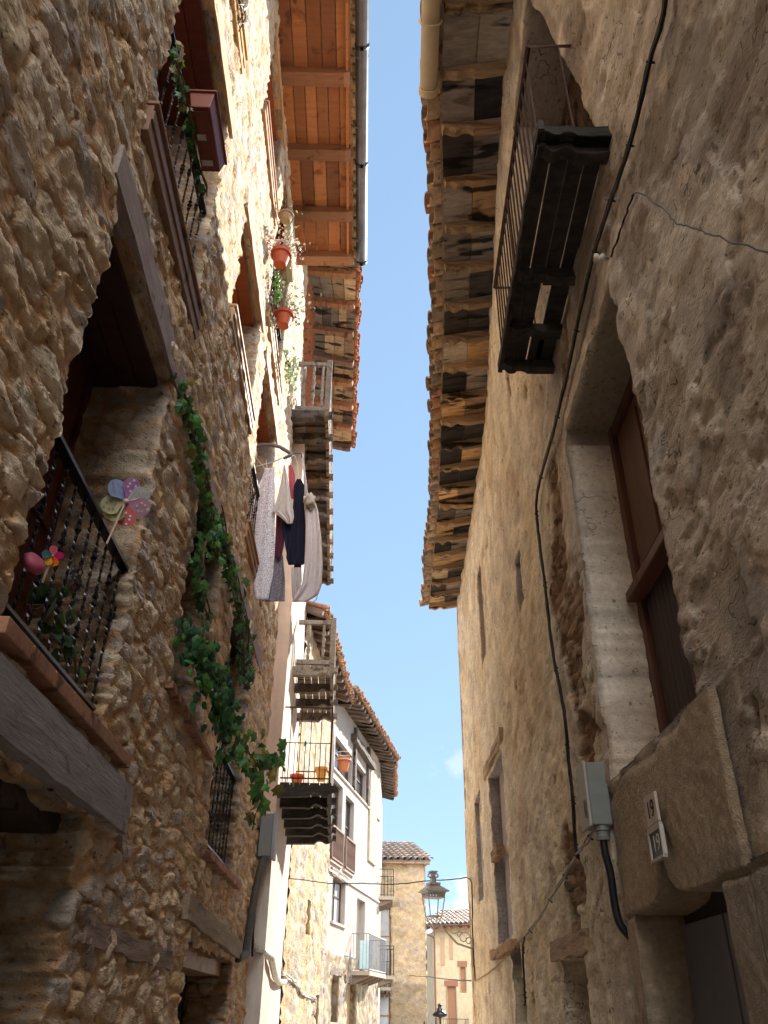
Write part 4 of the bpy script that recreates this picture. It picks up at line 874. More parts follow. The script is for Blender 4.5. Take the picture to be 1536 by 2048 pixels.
b.box(T_, 0, 3 + xr + .25, zr - .03, zr + .07, -.1, .28, (.36, .26, .18)); b.build('cornice', M_woodY, hT)
iron_balcony(hT, T_, 2.6, 3.55, 2.5, .5, 1.0, step=.11)
# ochre house, two volumes, right
M_och = M_plain
hO = thing('ochre_house', 'ochre plastered house with red-brown eaves seen through the gap beside the right wall', 'house', (4.5, 56, 0))
xo = float(aty(866, 1900, 56)[0]); fo = Fr((xo, 56), (1, -.55), 1); fo2 = Fr((xo, 56), (-.12, 1), -1)
sheet('wall', hO, fo, 0, 5, 0, 6.15, lambda s: .12, lambda z: .12, [(1.75, 2.1, 2.55, 3.9), (.85, 1.45, .2, 2.9)], flat_h, const_c((.62, .5, .32), .1), M_och, depth=.12, ragged=0)
sheet('wall', hO, fo2, 0, 6, 0, 5.8, lambda s: .3, lambda z: .3, [], flat_h, const_c((.62, .5, .32), .1), M_och)
b = MB()
for (s0, s1, z0, z1) in ((1.75, 2.1, 2.55, 3.9), (.85, 1.45, .2, 2.9)): b.box(fo, s0 - .02, s1 + .02, z0, z1, -.16, -.11, (.35, .18, .1)); b.box(fo, s0 - .14, s1 + .14, z1, z1 + .3, -.02, .03, (.35, .16, .1))
b.box(fo, .5, .78, 4.0, 5.5, .0, .03, (.5, .33, .2)); b.box(fo, 1.1, 1.35, 4.3, 5.5, .0, .03, (.5, .33, .2)); b.build('shutter', M_attr, hO)
b = MB()
for k in range(11): a = -.4 + k * .55; b.hexa([fo.P(a, 6.0, -.1), fo.P(a + .2, 6.0, -.1), fo.P(a + .2, 5.9, .5), fo.P(a, 5.9, .5), fo.P(a, 6.2, -.1), fo.P(a + .2, 6.2, -.1), fo.P(a + .2, 6.05, .5), fo.P(a, 6.05, .5)], (.3, .12, .07))
b.box(fo, -.5, 5.2, 6.06, 6.12, -.2, .55, (.34, .13, .07)); b.build('eave', M_attr, hO)
p0, p1 = fo.P(-.5, 0, .6), fo.P(5.2, 0, .6); canal_roof('roof_tiles', hO, p0[:2], p1[:2], (-fo.n * 3.5)[:2], 6.14, 1.1, TG, r=.13, step=.3)
b = MB(); b.tube([fo.P(-.45, 6.0, .62), fo.P(-.45, 5.75, .6), fo.P(.12, 5.5, .06), fo.P(.12, 5.3, .05), fo.P(.12, 0, .05)], .05, (.25, .1, .08), sides=8); b.build('downpipe', M_attr, hO)
iron_balcony(hO, fo, .3, 2.2, .25, .5, 1.0, step=.13)
hP = thing('orange_house', 'sliver of orange house between the tan stone house and the ochre house', 'house', (5, 78, 0))
x0, x1 = float(aty(847, 2000, 78)[0]), float(aty(872, 2000, 78)[0]); fp = Fr((x0, 78), (1, 0), 1); zz = float(aty(858, 1937, 78)[2])
sheet('wall', hP, fp, 0, x1 - x0, 0, zz, lambda s: .2, lambda z: .2, [], flat_h, const_c((.72, .27, .07), .1), M_plain)
g = MB(); g.box(fp, -.1, x1 - x0 + .1, zz, zz + .3, -.4, .08, (.5, .2, .1)); g.box(fp, 0, x1 - x0, 0, zz, -5, -.3, (.6, .25, .1)); g.build('parapet', M_attr, hP)
canal_roof('roof_tiles', hP, (x0, 75), (x1, 75), (0, 2.9), float(aty(858, 1995, 75)[2]), 1.7, [(.6, .55, .55), (.5, .42, .4)], r=.14, step=.32)
# ================================================================ wires and cables
def cable(name, label, pts, rad, m=M_cable, cat='cable', strands=1, spread=.012, group='cables and wires along the street', seed=0, clips=0, dens=6, wob=.006):
    pts = [np.array(p, float) for p in pts]; q = random.Random(seed); P = []
    for i in range(len(pts) - 1):
        a = pts[max(i - 1, 0)]; b_, c = pts[i], pts[i + 1]; d = pts[min(i + 2, len(pts) - 1)]
        for k in range(dens):
            t = k / dens; P.append(.5 * (2 * b_ + (c - a) * t + (2 * a - 5 * b_ + 4 * c - d) * t * t + (3 * b_ - a - 3 * c + d) * t ** 3))
    P.append(pts[-1]); mb = MB()
    for s in range(strands):
        ph = s * 2 * math.pi / strands; S = [p + np.array([0, math.cos(ph + i * .25), math.sin(ph + i * .25)]) * spread + np.array([q.uniform(-1, 1) for _ in range(3)]) * wob for i, p in enumerate(P)]
        mb.tube(S, rad, sides=6)
    o = mb.build(name, m, None, smooth=True); tag(o, label, cat, group)
    for i in range(clips):
        p = P[int((i + .5) * len(P) / clips)]; b = MB(); b.tube([p + (.02, 0, .03), p + (-.015, .01, 0), p + (.02, 0, -.03)], .008, sides=5); b.build('clip', M_cable, o)
    return o
SZ = [(1340, -120), (1328, 20), (1300, 120), (1270, 250), (1240, 350), (1215, 420), (1190, 500), (1165, 600), (1140, 720), (1110, 850), (1085, 940), (1073, 1000), (1076, 1060), (1090, 1170), (1105, 1300), (1128, 1420), (1137, 1520), (1146, 1600), (1150, 1680), (1156, 1712)]
def wallpt(px, py, t=.05):
    s, z = B.sz(px, py, t); L = float(leanB(s, z))
    if L > .01: s, z = B.sz(px, py, t + L)
    return B.P(s, z, t + L)
cable('cable_bundle', 'thick black bundle of cables snaking down the right wall beside the charred balcony', [wallpt(*p) for p in SZ], .011, strands=5, spread=.017, clips=14, wob=.003)
cable('cable', 'silver-grey twisted cable sloping down the right wall from the grey meter box', [wallpt(*p, .05) for p in ((1190, 1655), (1168, 1690), (1150, 1715), (1130, 1750), (1105, 1790), (1075, 1840), (1050, 1873))], .009, m=mat('grey_sheath', (.2, .18, .16), rough=.5, bump=0), strands=2, spread=.01, clips=5)
cable('cable', 'thin ochre painted cable continuing along the far right wall to its corner', [wallpt(*p, .035) for p in ((1045, 1875), (1030, 1895), (1000, 1925), (975, 1945), (950, 1962))], .01, m=mat('ochre_sheath', (.4, .28, .15), rough=.7, bump=0))
cable('cable', 'short black cable hanging straight down the right wall above the blue-grey door', [wallpt(*p, .04) for p in ((1050, 1873), (1046, 1900), (1047, 1950), (1050, 1990), (1050, 2010))], .012, clips=2)
cable('cable', 'dark cable running down the far end corner of the right wall beside the lantern', [wallpt(*p, .04) for p in ((936, 1756), (943, 1766), (944, 1800), (945, 1860), (948, 1920), (950, 1962))], .012)
w0 = L3.at(575, 1757, .04); w1 = wallpt(934, 1754, .03)
def span(a, b, sag, n=12): return [a + (b - a) * i / n - np.array([0, 0, sag * 4 * (i / n) * (1 - i / n)]) for i in range(n + 1)]
cable('overhead_wire', 'thin dark wire spanning the street just above the grey lantern', span(np.array(w0), np.array(w1), .12), .011, cat='wire')
w0 = L5.at(778, 1940, .05); w1 = B.P(17.5, float(B.sz(941, 1962)[1]), .02)
cable('overhead_wire', 'lower dark wire crossing the far end of the street below the lantern', span(np.array(w0), np.array(w1), .1), .012, cat='wire')
cable('wire', 'grey wire hanging slack across the bare plaster at the upper right', [wallpt(1268, 384, .02), wallpt(1282, 388, .06), wallpt(1318, 418, .09), wallpt(1352, 443, .1), wallpt(1380, 448, .1), wallpt(1420, 470, .1), wallpt(1480, 495, .1), wallpt(1545, 508, .08), wallpt(1600, 515, .05)], .0045, m=mat('zinc_wire', (.1, .1, .1), rough=.5, metal=.5, bump=0), cat='wire')
cable('wire', 'short black lead joining the hook on the plaster to the white insulator', [wallpt(1268, 384, .02), wallpt(1255, 425, .03), wallpt(1240, 462, .03), wallpt(1222, 510, .05)], .007, cat='wire')
ins = thing('insulator', 'small white ceramic insulator knob on the right wall beside the balcony', 'insulator', wallpt(1217, 516, .05))
b = MB(); p = wallpt(1217, 516, 0); b.lathe(p, [(.012, 0), (.012, .03), (.03, .035), (.032, .05), (.02, .06), (.02, .07), (.032, .08), (.03, .1), (.01, .105)], 14, (.6, .6, .56), axis=B.n); b.build('knob', M_attr, ins, smooth=True)
b = MB(); b.tube([p, p + B.n * .12], .006, sides=6); b.build('bolt', M_rust, ins)
# grey meter box, right
s0, z0 = B.sz(1226, 1662, .0); s0 = 5.83
mb_ = thing('meter_box', 'grey plastic meter box on the right wall above the stone doorway, its black conduit below', 'meter box', B.P(5.85, 2.7))
b = MB(); b.box(B, 5.73, 5.97, 2.69, 3.11, 0.0, .145, (.2, .22, .21)); b.build('body', M_plas, mb_, bevel=.012)
b = MB(); b.box(B, 5.72, 5.98, 2.68, 3.12, .145, .165, (.4, .38, .33)); b.box(B, 5.76, 5.78, 2.74, 2.86, .164, .18, (.1, .08, .06)); b.build('door', M_attr, mb_, bevel=.008)
b = MB(); b.lathe(B.P(5.79, 2.69, .07), [(.05, 0), (.05, -.03), (.04, -.035), (.04, -.06), (.05, -.065), (.045, -.09)], 14, (.12, .13, .13), axis=(0, 0, 1)); b.build('gland', M_plas, mb_)
cable('conduit', 'black ribbed conduit dropping from the grey meter box down the edge of the stone doorway', [B.P(5.79, 2.64, .07), B.P(5.79, 2.52, .07), B.P(5.8, 2.4, .05), B.P(5.81, 2.22, .045), B.P(5.81, 2.1, .03), B.P(5.81, 2.02, -.03)], .028, cat='conduit', wob=0, spread=0, clips=2)
# number plates
def text_mesh(txt, size, fr, s, z, t, m, parent, name, sx=1.0):
    cu = bpy.data.curves.new(name, 'FONT'); cu.body = txt; cu.size = size; cu.extrude = .001; cu.align_x = 'CENTER'; cu.align_y = 'CENTER'
    ob = bpy.data.objects.new(name, cu); scene.collection.objects.link(ob); dg = bpy.context.evaluated_depsgraph_get()
    me = bpy.data.meshes.new_from_object(ob.evaluated_get(dg)); bpy.data.objects.remove(ob)
    dirn = np.cross([0, 0, 1.], fr.n)
    for v in me.vertices: v.co = Vector(fr.P(s, z, t) + dirn * v.co.x * sx + np.array([0, 0, 1.]) * v.co.y + fr.n * v.co.z)
    me.materials.clear(); me.materials.append(m); me.name = name; return place(name, me, parent)
M_ink = mat('ink', (.03, .03, .035), bump=0); M_wht = mat('white_paint', (.6, .6, .58), bump=0)
pl = thing('number_plate', 'upper cream enamel house number plate reading 19 in dark figures', 'number plate', B.P(4.65, 2.49))
b = MB(); b.box(B, 4.545, 4.755, 2.49, 2.645, .05, .066, (.5, .42, .36)); b.build('plate', M_attr, pl, bevel=.003); text_mesh('19', .13, B, 4.65, 2.565, .068, M_ink, pl, 'numerals', 1.1)
pl = thing('number_plate', 'lower slate tile with 19 in white numerals under a small cream ledge', 'number plate', B.P(4.65, 2.32))
b = MB(); b.box(B, 4.54, 4.755, 2.32, 2.47, .05, .062, (.1, .11, .12)); b.build('plate', M_attr, pl)
b = MB(); b.box(B, 4.53, 4.765, 2.305, 2.32, .05, .075, (.45, .42, .38)); b.box(B, 4.755, 4.77, 2.32, 2.47, .05, .072, (.4, .37, .33)); b.box(B, 4.525, 4.54, 2.32, 2.47, .05, .072, (.5, .47, .42)); b.box(B, 4.535, 4.76, 2.452, 2.485, .05, .07, (.42, .35, .28)); b.build('frame', M_attr, pl)
text_mesh('19', .12, B, 4.65, 2.39, .064, M_wht, pl, 'numerals', 1.15)
# left meter box, corrugated conduit
sA, zA = A.sz(530, 1727, .1)
ml = thing('meter_box', 'pale grey meter cabinet high on the far end of the rubble stone wall', 'meter box', A.P(12.6, 3.9))
b = MB(); b.box(A, 12.7, 13.05, 3.52, 4.12, .06, .25, (.2, .21, .22)); b.build('body', M_attr, ml, bevel=.01)
b = MB(); b.box(A, 12.69, 13.06, 3.5, 4.15, .252, .3, (.3, .33, .37)); b.build('door', M_attr, ml, bevel=.008)
pc = [A.P(12.75, 3.52, .16), A.P(12.7, 3.35, .12), A.P(12.6, 3.05, .09), A.P(12.4, 2.7, .08), A.P(12.25, 2.4, .08), A.P(12.0, 2.22, .1), A.P(11.6, 2.15, .05)]
def ribbed(pts, rad, n=90):
    pts = [np.array(p) for p in pts]; P = []; Rr = []
    L = [0]
    for i in range(len(pts) - 1): L.append(L[-1] + np.linalg.norm(pts[i + 1] - pts[i]))
    for k in range(n):
        d = L[-1] * k / (n - 1); P.append(np.array([np.interp(d, L, [p[j] for p in pts]) for j in range(3)])); Rr.append(rad * (1 + .12 * (k % 2)))
    b = MB(); b.tube(P, Rr, (.2, .19, .18), sides=12); return b
tag(ribbed(pc, .05).build('conduit', mat('dark_conduit', (.075, .07, .062), rough=.6, bump=0), None, smooth=True), 'fat grey corrugated conduit curving down from the left meter cabinet', 'conduit')
cable('cable', 'thin black cable beside the corrugated conduit on the left', [A.P(12.9, 3.5, .12), A.P(12.85, 3.2, .1), A.P(12.7, 2.6, .09), A.P(12.8, 2.25, .1)], .018, clips=3)
P_ = [A.P(12.85, 2.35, .12), L2.P(.4, 2.25, .08), L2.P(1.2, 2.15, .08), L2.P(2.2, 2.05, .08), L2.P(3.4, 2.02, .08), L2.P(5.0, 2.05, .07), L2.P(6.4, 2.1, .07)]
tag(ribbed(P_, .05, 120).build('conduit', mat('silver_conduit', (.45, .43, .4), rough=.4, metal=.2, bump=.3, bscale=20), None, smooth=True), 'pale wrapped conduit crossing the sunlit white plaster at street level', 'conduit')
cable('cable', 'pale bundled cables with loose ties on the sunlit quoined stone wall', [L3.at(562, 1945, .06), L3.at(575, 1955, .06), L3.at(590, 1965, .06), L3.at(605, 1985, .06), L3.at(613, 1992, .06), L3.at(631, 2000, .06), L3.at(628, 2030, .06)], .02, m=mat('pale_sheath', (.42, .38, .34), bump=0), strands=3, spread=.03, wob=.02)
cable('cable', 'dark cable running down the edge of the quoined stone house', [L3.at(571, 1757, .05), L3.at(569, 1800, .05), L3.at(566, 1900, .05), L3.at(563, 1940, .05), L3.at(562, 2000, .05)], .014)
# street lantern on the right wall
def lantern(c, sc, label, m, arm=None):
    th = thing('street_lantern', label, 'street lamp', c); c = np.array(c, float)
    def fr4(z, w): return [c + sc * np.array([x * w * .92 + y * w * .3, -y * w * .92 + x * w * .3, z]) for (x, y) in ((-1, -1), (1, -1), (1, 1), (-1, 1))]
    def ring(b, z0, w0, z1, w1): p, q = fr4(z0, w0), fr4(z1, w1); b.hexa([*p, *q])
    b = MB(); ring(b, .5, .235, .52, .235); ring(b, .52, .23, .62, .09); ring(b, .62, .11, .66, .11); ring(b, .66, .045, .76, .045); ring(b, .84, .075, .86, .075); b.build('roof', m, th)
    b = MB(); b.lathe(c + sc * np.array([0, 0, .76]), [(sc * .05, 0), (sc * .05, 0.0), (sc * .05, .08 * sc)], 8)
    for k in range(10): a = k * math.pi / 5; d = np.array([math.cos(a), math.sin(a), 0]); b.tube([c + sc * (d * .04 + (0, 0, .74)), c + sc * (d * .1 + (0, 0, .765)), c + sc * (d * .1 + (0, 0, .8)), c + sc * (d * .05 + (0, 0, .84))], sc * .007, sides=4)
    b.build('crown', m, th)
    b = MB(); p, q = fr4(.49, .18), fr4(.4, .165); ring(b, .4, .165, .42, .17)
    for k in range(4):
        for j in range(6):
            u = (p[k] * (5.5 - j) + p[(k + 1) % 4] * (j + .5)) / 6; w = (q[k] * (5.5 - j) + q[(k + 1) % 4] * (j + .5)) / 6; b.tube([u, w], sc * .01, sides=4)
    ring(b, .48, .18, .5, .19); b.build('gallery', m, th)
    b = MB(); p, q, r_ = fr4(.42, .165), fr4(.1, .115), c + sc * np.array([0, 0, -.08])
    for k in range(4): b.tube([p[k], q[k]], sc * .01, sides=5); b.tube([q[k], q[(k + 1) % 4]], sc * .01, sides=5); b.tube([q[k], (q[k] * .6 + r_ * .4) + (r_ - q[k]) * 0 - np.array([0, 0, .02 * sc]), r_], sc * .009, sides=5)
    b.tube([r_ + (0, 0, .02 * sc), r_ - (0, 0, .14 * sc)], sc * .014, sides=6); b.build('frame', m, th)
    if arm is not None:
        b = MB(); b.tube([r_ - (0, 0, .0), *arm], .018, (.5, .5, .5), sides=8); 
        for (k, rr) in ((.45, .09), (.6, .06), (.75, .12), (.9, .08)):
            p_ = arm[0] + (arm[-1] - arm[0]) * k + np.array([0, 0, .08])
            b.tube([p_ + np.array([math.cos(a) * rr, 0, math.sin(a) * rr]) * (1 - a / 9) for a in np.linspace(0, 6.5, 16)], .01, sides=5)
        b.build('bracket', mat('silver_paint', (.42, .42, .42), rough=.5, metal=.3, bump=0), th)
    return th
M_lamp = mat('weathered_lamp_metal', (.4, .42, .44), rough=.5, metal=.4, nscale=20, namp=.2, bump=0)
cL = aty(868, 1845, 16.3); wp = B.P(17.3, 2.7, 0)
lantern(cL, 1.0, 'grey four-sided iron lantern with open panes on a bracket off the right wall', M_lamp, [cL + (.12, .15, -.03), cL + (.45, .5, -.3), cL + (.58, .7, -.32), np.array([wp[0], 17.2, 2.62])])
c2 = aty(880, 2032, 30)
tl = thing('street_lantern', 'black dome-topped street lamp at the bottom of the far gap', 'street lamp', c2)
b = MB(); b.lathe(c2, [(.03, -1.2), (.03, -.05), (.2, -.02), (.25, .03), (.16, .12), (.09, .15), (.1, .2), (.06, .22), (.06, .28), (.08, .3), (.02, .34)], 16); b.build('body', M_iron, tl, smooth=True)
b = MB(); b.tube([c2 + (0, 0, -.35), c2 + (-.5, 0, -.35), c2 + (-.5, 0, -.15)], .025); b.tube([c2 + (0, 0, -.6), c2 + (-.4, 0, -.35)], .02); b.tube([c2 + (0, 0, -1.2), c2 * (1, 1, 0)], .05); b.build('post', M_iron, tl)

# ================================================================ plants
def leaf_shape(kind, r):
    if kind == 'ivy': return [(0, -.5), (.18, -.38), (.5, -.3), (.36, -.08), (.52, .18), (.24, .2), (0, .55), (-.24, .2), (-.52, .18), (-.36, -.08), (-.5, -.3), (-.18, -.38)]
    if kind == 'round': return [(0, -.5), (.34, -.36), (.45, 0), (.3, .34), (0, .5), (-.3, .34), (-.45, 0), (-.34, -.36)]
    if kind == 'long': return [(0, -.6), (.12, -.3), (.14, .1), (0, .6), (-.14, .1), (-.12, -.3)]
def leaf(mb, p, sz, r, kind, col, face=(1, 0, 0), spread=.8):
    """one folded leaf at p, facing roughly 'face'"""
    n = np.array(face, float) + np.array([r.gauss(0, spread * .5) for _ in range(3)]); n /= np.linalg.norm(n)
    up = np.array([r.gauss(0, .35), r.gauss(0, .35), -1.0]); up -= n * np.dot(up, n); up /= np.linalg.norm(up); sd = np.cross(up, n)
    cu, cv = r.uniform(.1, .6), r.uniform(0, .7); sh = leaf_shape(kind, r); vs = [p + n * sz * .06]
    for (x, y) in sh: vs.append(p + sd * x * sz + up * y * sz - n * (abs(x) * cu + y * y * cv) * sz)
    m = len(sh); mb.add(vs, [(0, i + 1, (i + 1) % m + 1) for i in range(m)], col)
G1 = [(.045, .14, .03), (.06, .18, .035), (.035, .1, .028), (.085, .22, .045), (.05, .15, .045), (.045, .13, .03), (.03, .085, .025), (.055, .17, .035), (.2, .18, .05)]
G2 = [(.16, .36, .04), (.2, .42, .06), (.12, .3, .04)]
GD = [(.028, .09, .035), (.035, .11, .04), (.045, .14, .045), (.02, .06, .028)]
def vine(name, label, cat, pts, dens, sz, cols, rad, seed, kind='ivy', group='plants growing on the stone house', stem=True, hang=0, face=(1, -.5, -.2)):
    r = random.Random(seed); pts = [np.array(p, float) for p in pts]; th = thing(name, label, cat, pts[0], group); mb = MB(); st = MB()
    for i in range(len(pts) - 1):
        L = np.linalg.norm(pts[i + 1] - pts[i]); rr = rad if not isinstance(rad, (list, tuple)) else rad[i]
        for k in range(max(1, int(L * dens))):
            t = r.random(); p = pts[i] + (pts[i + 1] - pts[i]) * t
            q = np.array([abs(r.gauss(0, rr * .7)), r.gauss(0, rr), r.gauss(0, rr) - r.random() * hang]); c = tuple(np.array(r.choice(cols)) * r.uniform(.7, 1.35))
            leaf(mb, p + q, sz * r.uniform(.5, 1.3), r, kind, c, face)
    for j in range(3):
        st.tube([p + np.array([r.uniform(.0, .07), r.uniform(-.05, .05), r.uniform(-.06, .06)]) for p in pts], .007, (.09, .06, .035), sides=4)
    st.build('stem', mat_stem, th); mb.build('leaves', M_leaf, th); return th
mat_stem = mat('stem', (.12, .08, .045), bump=0)
def AP(px, py, t): return A.at(px, py, t)
vine('ivy', 'brightest green ivy garland, trailing off the end of the big lintel beam', 'ivy', [AP(352, 775, .04), AP(372, 830, .07), AP(392, 890, .09), AP(398, 950, .1), AP(412, 1010, .11), AP(420, 1060, .12), AP(425, 1110, .1)], 85, .1, G1 + [(.14, .34, .06)], .055, 1)
vine('ivy', 'thin strand of ivy hanging over the dark niche beside the garland', 'ivy', [AP(412, 1060, .1), AP(398, 1110, .1), AP(392, 1160, .1), AP(398, 1195, .1), AP(408, 1235, .1)], 42, .11, G1, .04, 2)
vine('ivy', 'long ivy garland running along the grey lintel above the second barred window', 'ivy', [AP(428, 1020, .1), AP(440, 1060, .1), AP(452, 1110, .1), AP(466, 1160, .1), AP(478, 1210, .12), AP(488, 1260, .14), AP(493, 1310, .14), AP(500, 1345, .12)], 40, .115, G1 + GD, .06, 3, hang=.08)
vine('ivy', 'dark ivy hanging in front of the top of the second barred window', 'ivy', [AP(470, 1200, .1), AP(476, 1270, .14), AP(478, 1330, .14), AP(485, 1370, .1)], 45, .1, GD, .07, 4)
vine('trailing_plant', 'dense dark green trailing plant spilling off the small niche sill in the stone wall', 'plant', [A.P(6.15, 4.25, .0), A.P(6.4, 4.1, .12), A.P(6.75, 4.0, .2), A.P(7.1, 3.85, .25), A.P(7.45, 3.75, .25)], 300, .085, GD + G1[:2], .12, 5, kind='round', hang=.08)
vine('creeper', 'leggy vine with big leaves growing out through the second barred window', 'vine', [A.P(9.3, 4.1, .0), A.P(9.6, 4.15, .15), A.P(9.9, 4.1, .28), A.P(10.2, 4.2, .38), A.P(10.6, 4.35, .42), A.P(10.9, 4.4, .42)], 26, .17, G1, .14, 6, kind='ivy')
vine('creeper', 'few large leaves hanging low from the vine of the second barred window', 'vine', [A.P(9.9, 4.0, .25), A.P(10.0, 3.8, .3), A.P(10.1, 3.65, .3)], 40, .2, G1, .12, 7)
vine('creeper', 'single hanging leaf cluster against the ochre stones beside the barred window', 'vine', [A.P(10.35, 3.62, .2), A.P(10.4, 3.5, .2)], 26, .17, G1, .03, 8)
vine('ivy', 'bright green ivy wound along the upper balcony railing beside the brown planter', 'ivy', [AP(352, 95, .02), AP(350, 120, .04), AP(352, 150, .04), AP(364, 200, .02), AP(376, 260, .0), AP(388, 320, .0), AP(398, 365, .02), AP(402, 385, .04)], 42, .085, G1 + G2[:1], .028, 9)
vine('window_plant', 'leafy plant standing inside the large railed opening', 'plant', [A.P(3.75, 3.35, -.25), A.P(3.9, 3.45, -.2), A.P(4.1, 3.3, -.15), A.P(4.2, 3.2, -.12)], 30, .12, G1, .08, 10, kind='round')
# brown planter on the upper railing
s0, z0 = A.sz(405, 192, .15); s1, z1 = A.sz(432, 298, .15)
s0 = 3.42; s1 = 4.06
plt = thing('planter', 'brown plastic trough planter hooked outside the upper railing', 'planter', A.P(3.7, 7.5, .15))
def trough(b, s0, s1, z0, z1, t0, t1, ins, col):
    P = A.P; b.hexa([P(s0 + ins, z0, t0 + ins), P(s1 - ins, z0, t0 + ins), P(s1 - ins, z0, t1 - ins), P(s0 + ins, z0, t1 - ins), P(s0, z1, t0), P(s1, z1, t0), P(s1, z1, t1), P(s0, z1, t1)], col)
zc = A.sz(400, 205, .13)[1]; sc_ = A.sz(400, 205, .13)[0]
s0, s1, zc = sc_, sc_ + .62, zc
b = MB(); trough(b, s0, s1, zc - .02, zc + .14, .03, .23, .025, (.2, .05, .035)); b.build('trough', M_brown, plt, bevel=.008)
b = MB(); b.box(A, s0 - .015, s1 + .015, zc + .135, zc + .155, .015, .245, (.15, .04, .025)); b.build('rim', M_brown, plt, bevel=.006)
b = MB(); b.box(A, s0 + .06, s1 - .06, zc - .03, zc - .019, .08, .18, (.1, .03, .02)); b.build('base', M_brown, plt, bevel=.004)
for (a, w) in ((.25, .07), (.48, .09)): b = MB(); b.box(A, s0 + a, s0 + a + .05, zc - .034, zc - .03, .07, .07 + w, (.5, .45, .42)); b.build('sticker', M_attr, plt)
# pots on the upper window ledge
def pot(px, py, t, h, r, label, leaves, cols, lsz, n, m=M_pot, kind='round', tall=.2, wd=.14, axis=(0, 0, 1)):
    p = AP(px, py, t); th = thing('flower_pot', label, 'flower pot', p, 'flower pots on ledges and balconies'); b = MB()
    b.lathe(p, [(r * .62, 0), (r * .9, h * .75), (r * .9, h * .76), (r * 1.08, h * .77), (r * 1.1, h), (r * .95, h), (r * .9, h * .93)], 20, (.4, .1, .04), axis); b.build('pot', m, th, smooth=False)
    q = random.Random(int(px)); mb = MB(); st = MB()
    for k in range(n):
        d = np.array([q.gauss(0, wd), q.gauss(0, wd), abs(q.gauss(.05, tall))]); leaf(mb, p + (0, 0, h) + d, lsz * q.uniform(.6, 1.3), q, kind, tuple(np.array(q.choice(cols)) * q.uniform(.7, 1.2)), (.8, -.6, -.2), 1.6)
        if k % 4 == 0: st.tube([p + (0, 0, h * .9), p + (0, 0, h) + d * .5, p + (0, 0, h) + d], .004, (.2, .15, .08), sides=4)
    mb.build(leaves, M_leaf, th); st.build('stem', mat_stem, th)
SUCC = [(.3, .36, .24), (.38, .38, .3), (.24, .3, .2), (.42, .36, .28)]
pot(560, 530, .2, .24, .14, 'terracotta pot holding a pale pink-tinged succulent on the high window railing', 'leaves', [(.55, .38, .28), (.5, .42, .3), (.6, .3, .3), (.4, .42, .3)], .05, 170, tall=.18)
pot(566, 652, .22, .24, .14, 'terracotta pot with a silvery dusty succulent, lower of the two red pots', 'leaves', SUCC, .055, 170, tall=.2, wd=.17)
pot(571, 442, .2, .13, .11, 'small round straw-coloured pot with a few yellow sprigs, topmost on the ledge', 'leaves', [(.6, .45, .12), (.4, .4, .15)], .05, 22, m=mat('coir', (.36, .25, .16), nscale=60, namp=.4, bump=.8, bscale=80), tall=.12)
vine('succulent', 'bright lime-green rosette plant between the two red pots', 'plant', [AP(548, 545, .08), AP(550, 580, .1), AP(551, 610, .1)], 150, .09, G2, .06, 21, kind='long')
vine('succulent', 'spreading grey-green succulent high on the sunlit wall above the clothes rack', 'plant', [AP(566, 705, .12), AP(574, 730, .2), AP(576, 755, .15)], 110, .07, [(.3, .42, .2), (.38, .46, .28), (.5, .5, .1)], .13, 22, kind='round')
vine('spiky_plant', 'white-edged spiky plant at the top edge of the sunlit wall', 'plant', [AP(474, -10, .05), AP(478, 30, .06), AP(476, 55, .05)], 60, .13, [(.5, .5, .45), (.35, .4, .3)], .06, 23, kind='long')
vine('succulent', 'small dry brownish plant left of the lower red pot', 'plant', [AP(540, 635, .08), AP(543, 655, .08)], 120, .05, [(.35, .28, .22), (.3, .3, .2)], .06, 24, kind='round')
b = MB(); p0 = AP(572, 455, .1); p1 = AP(575, 580, .1)
b.box(A, 8.9, 9.9, 12.55, 13.3, .02, .12, (.5, .48, .32)); 
for k in range(5): b.box(A, 8.9, 9.9, 12.6 + k * .14, 12.66 + k * .14, .12, .135, (.58, .56, .42))
b.build('blind_box', M_attr, hA)

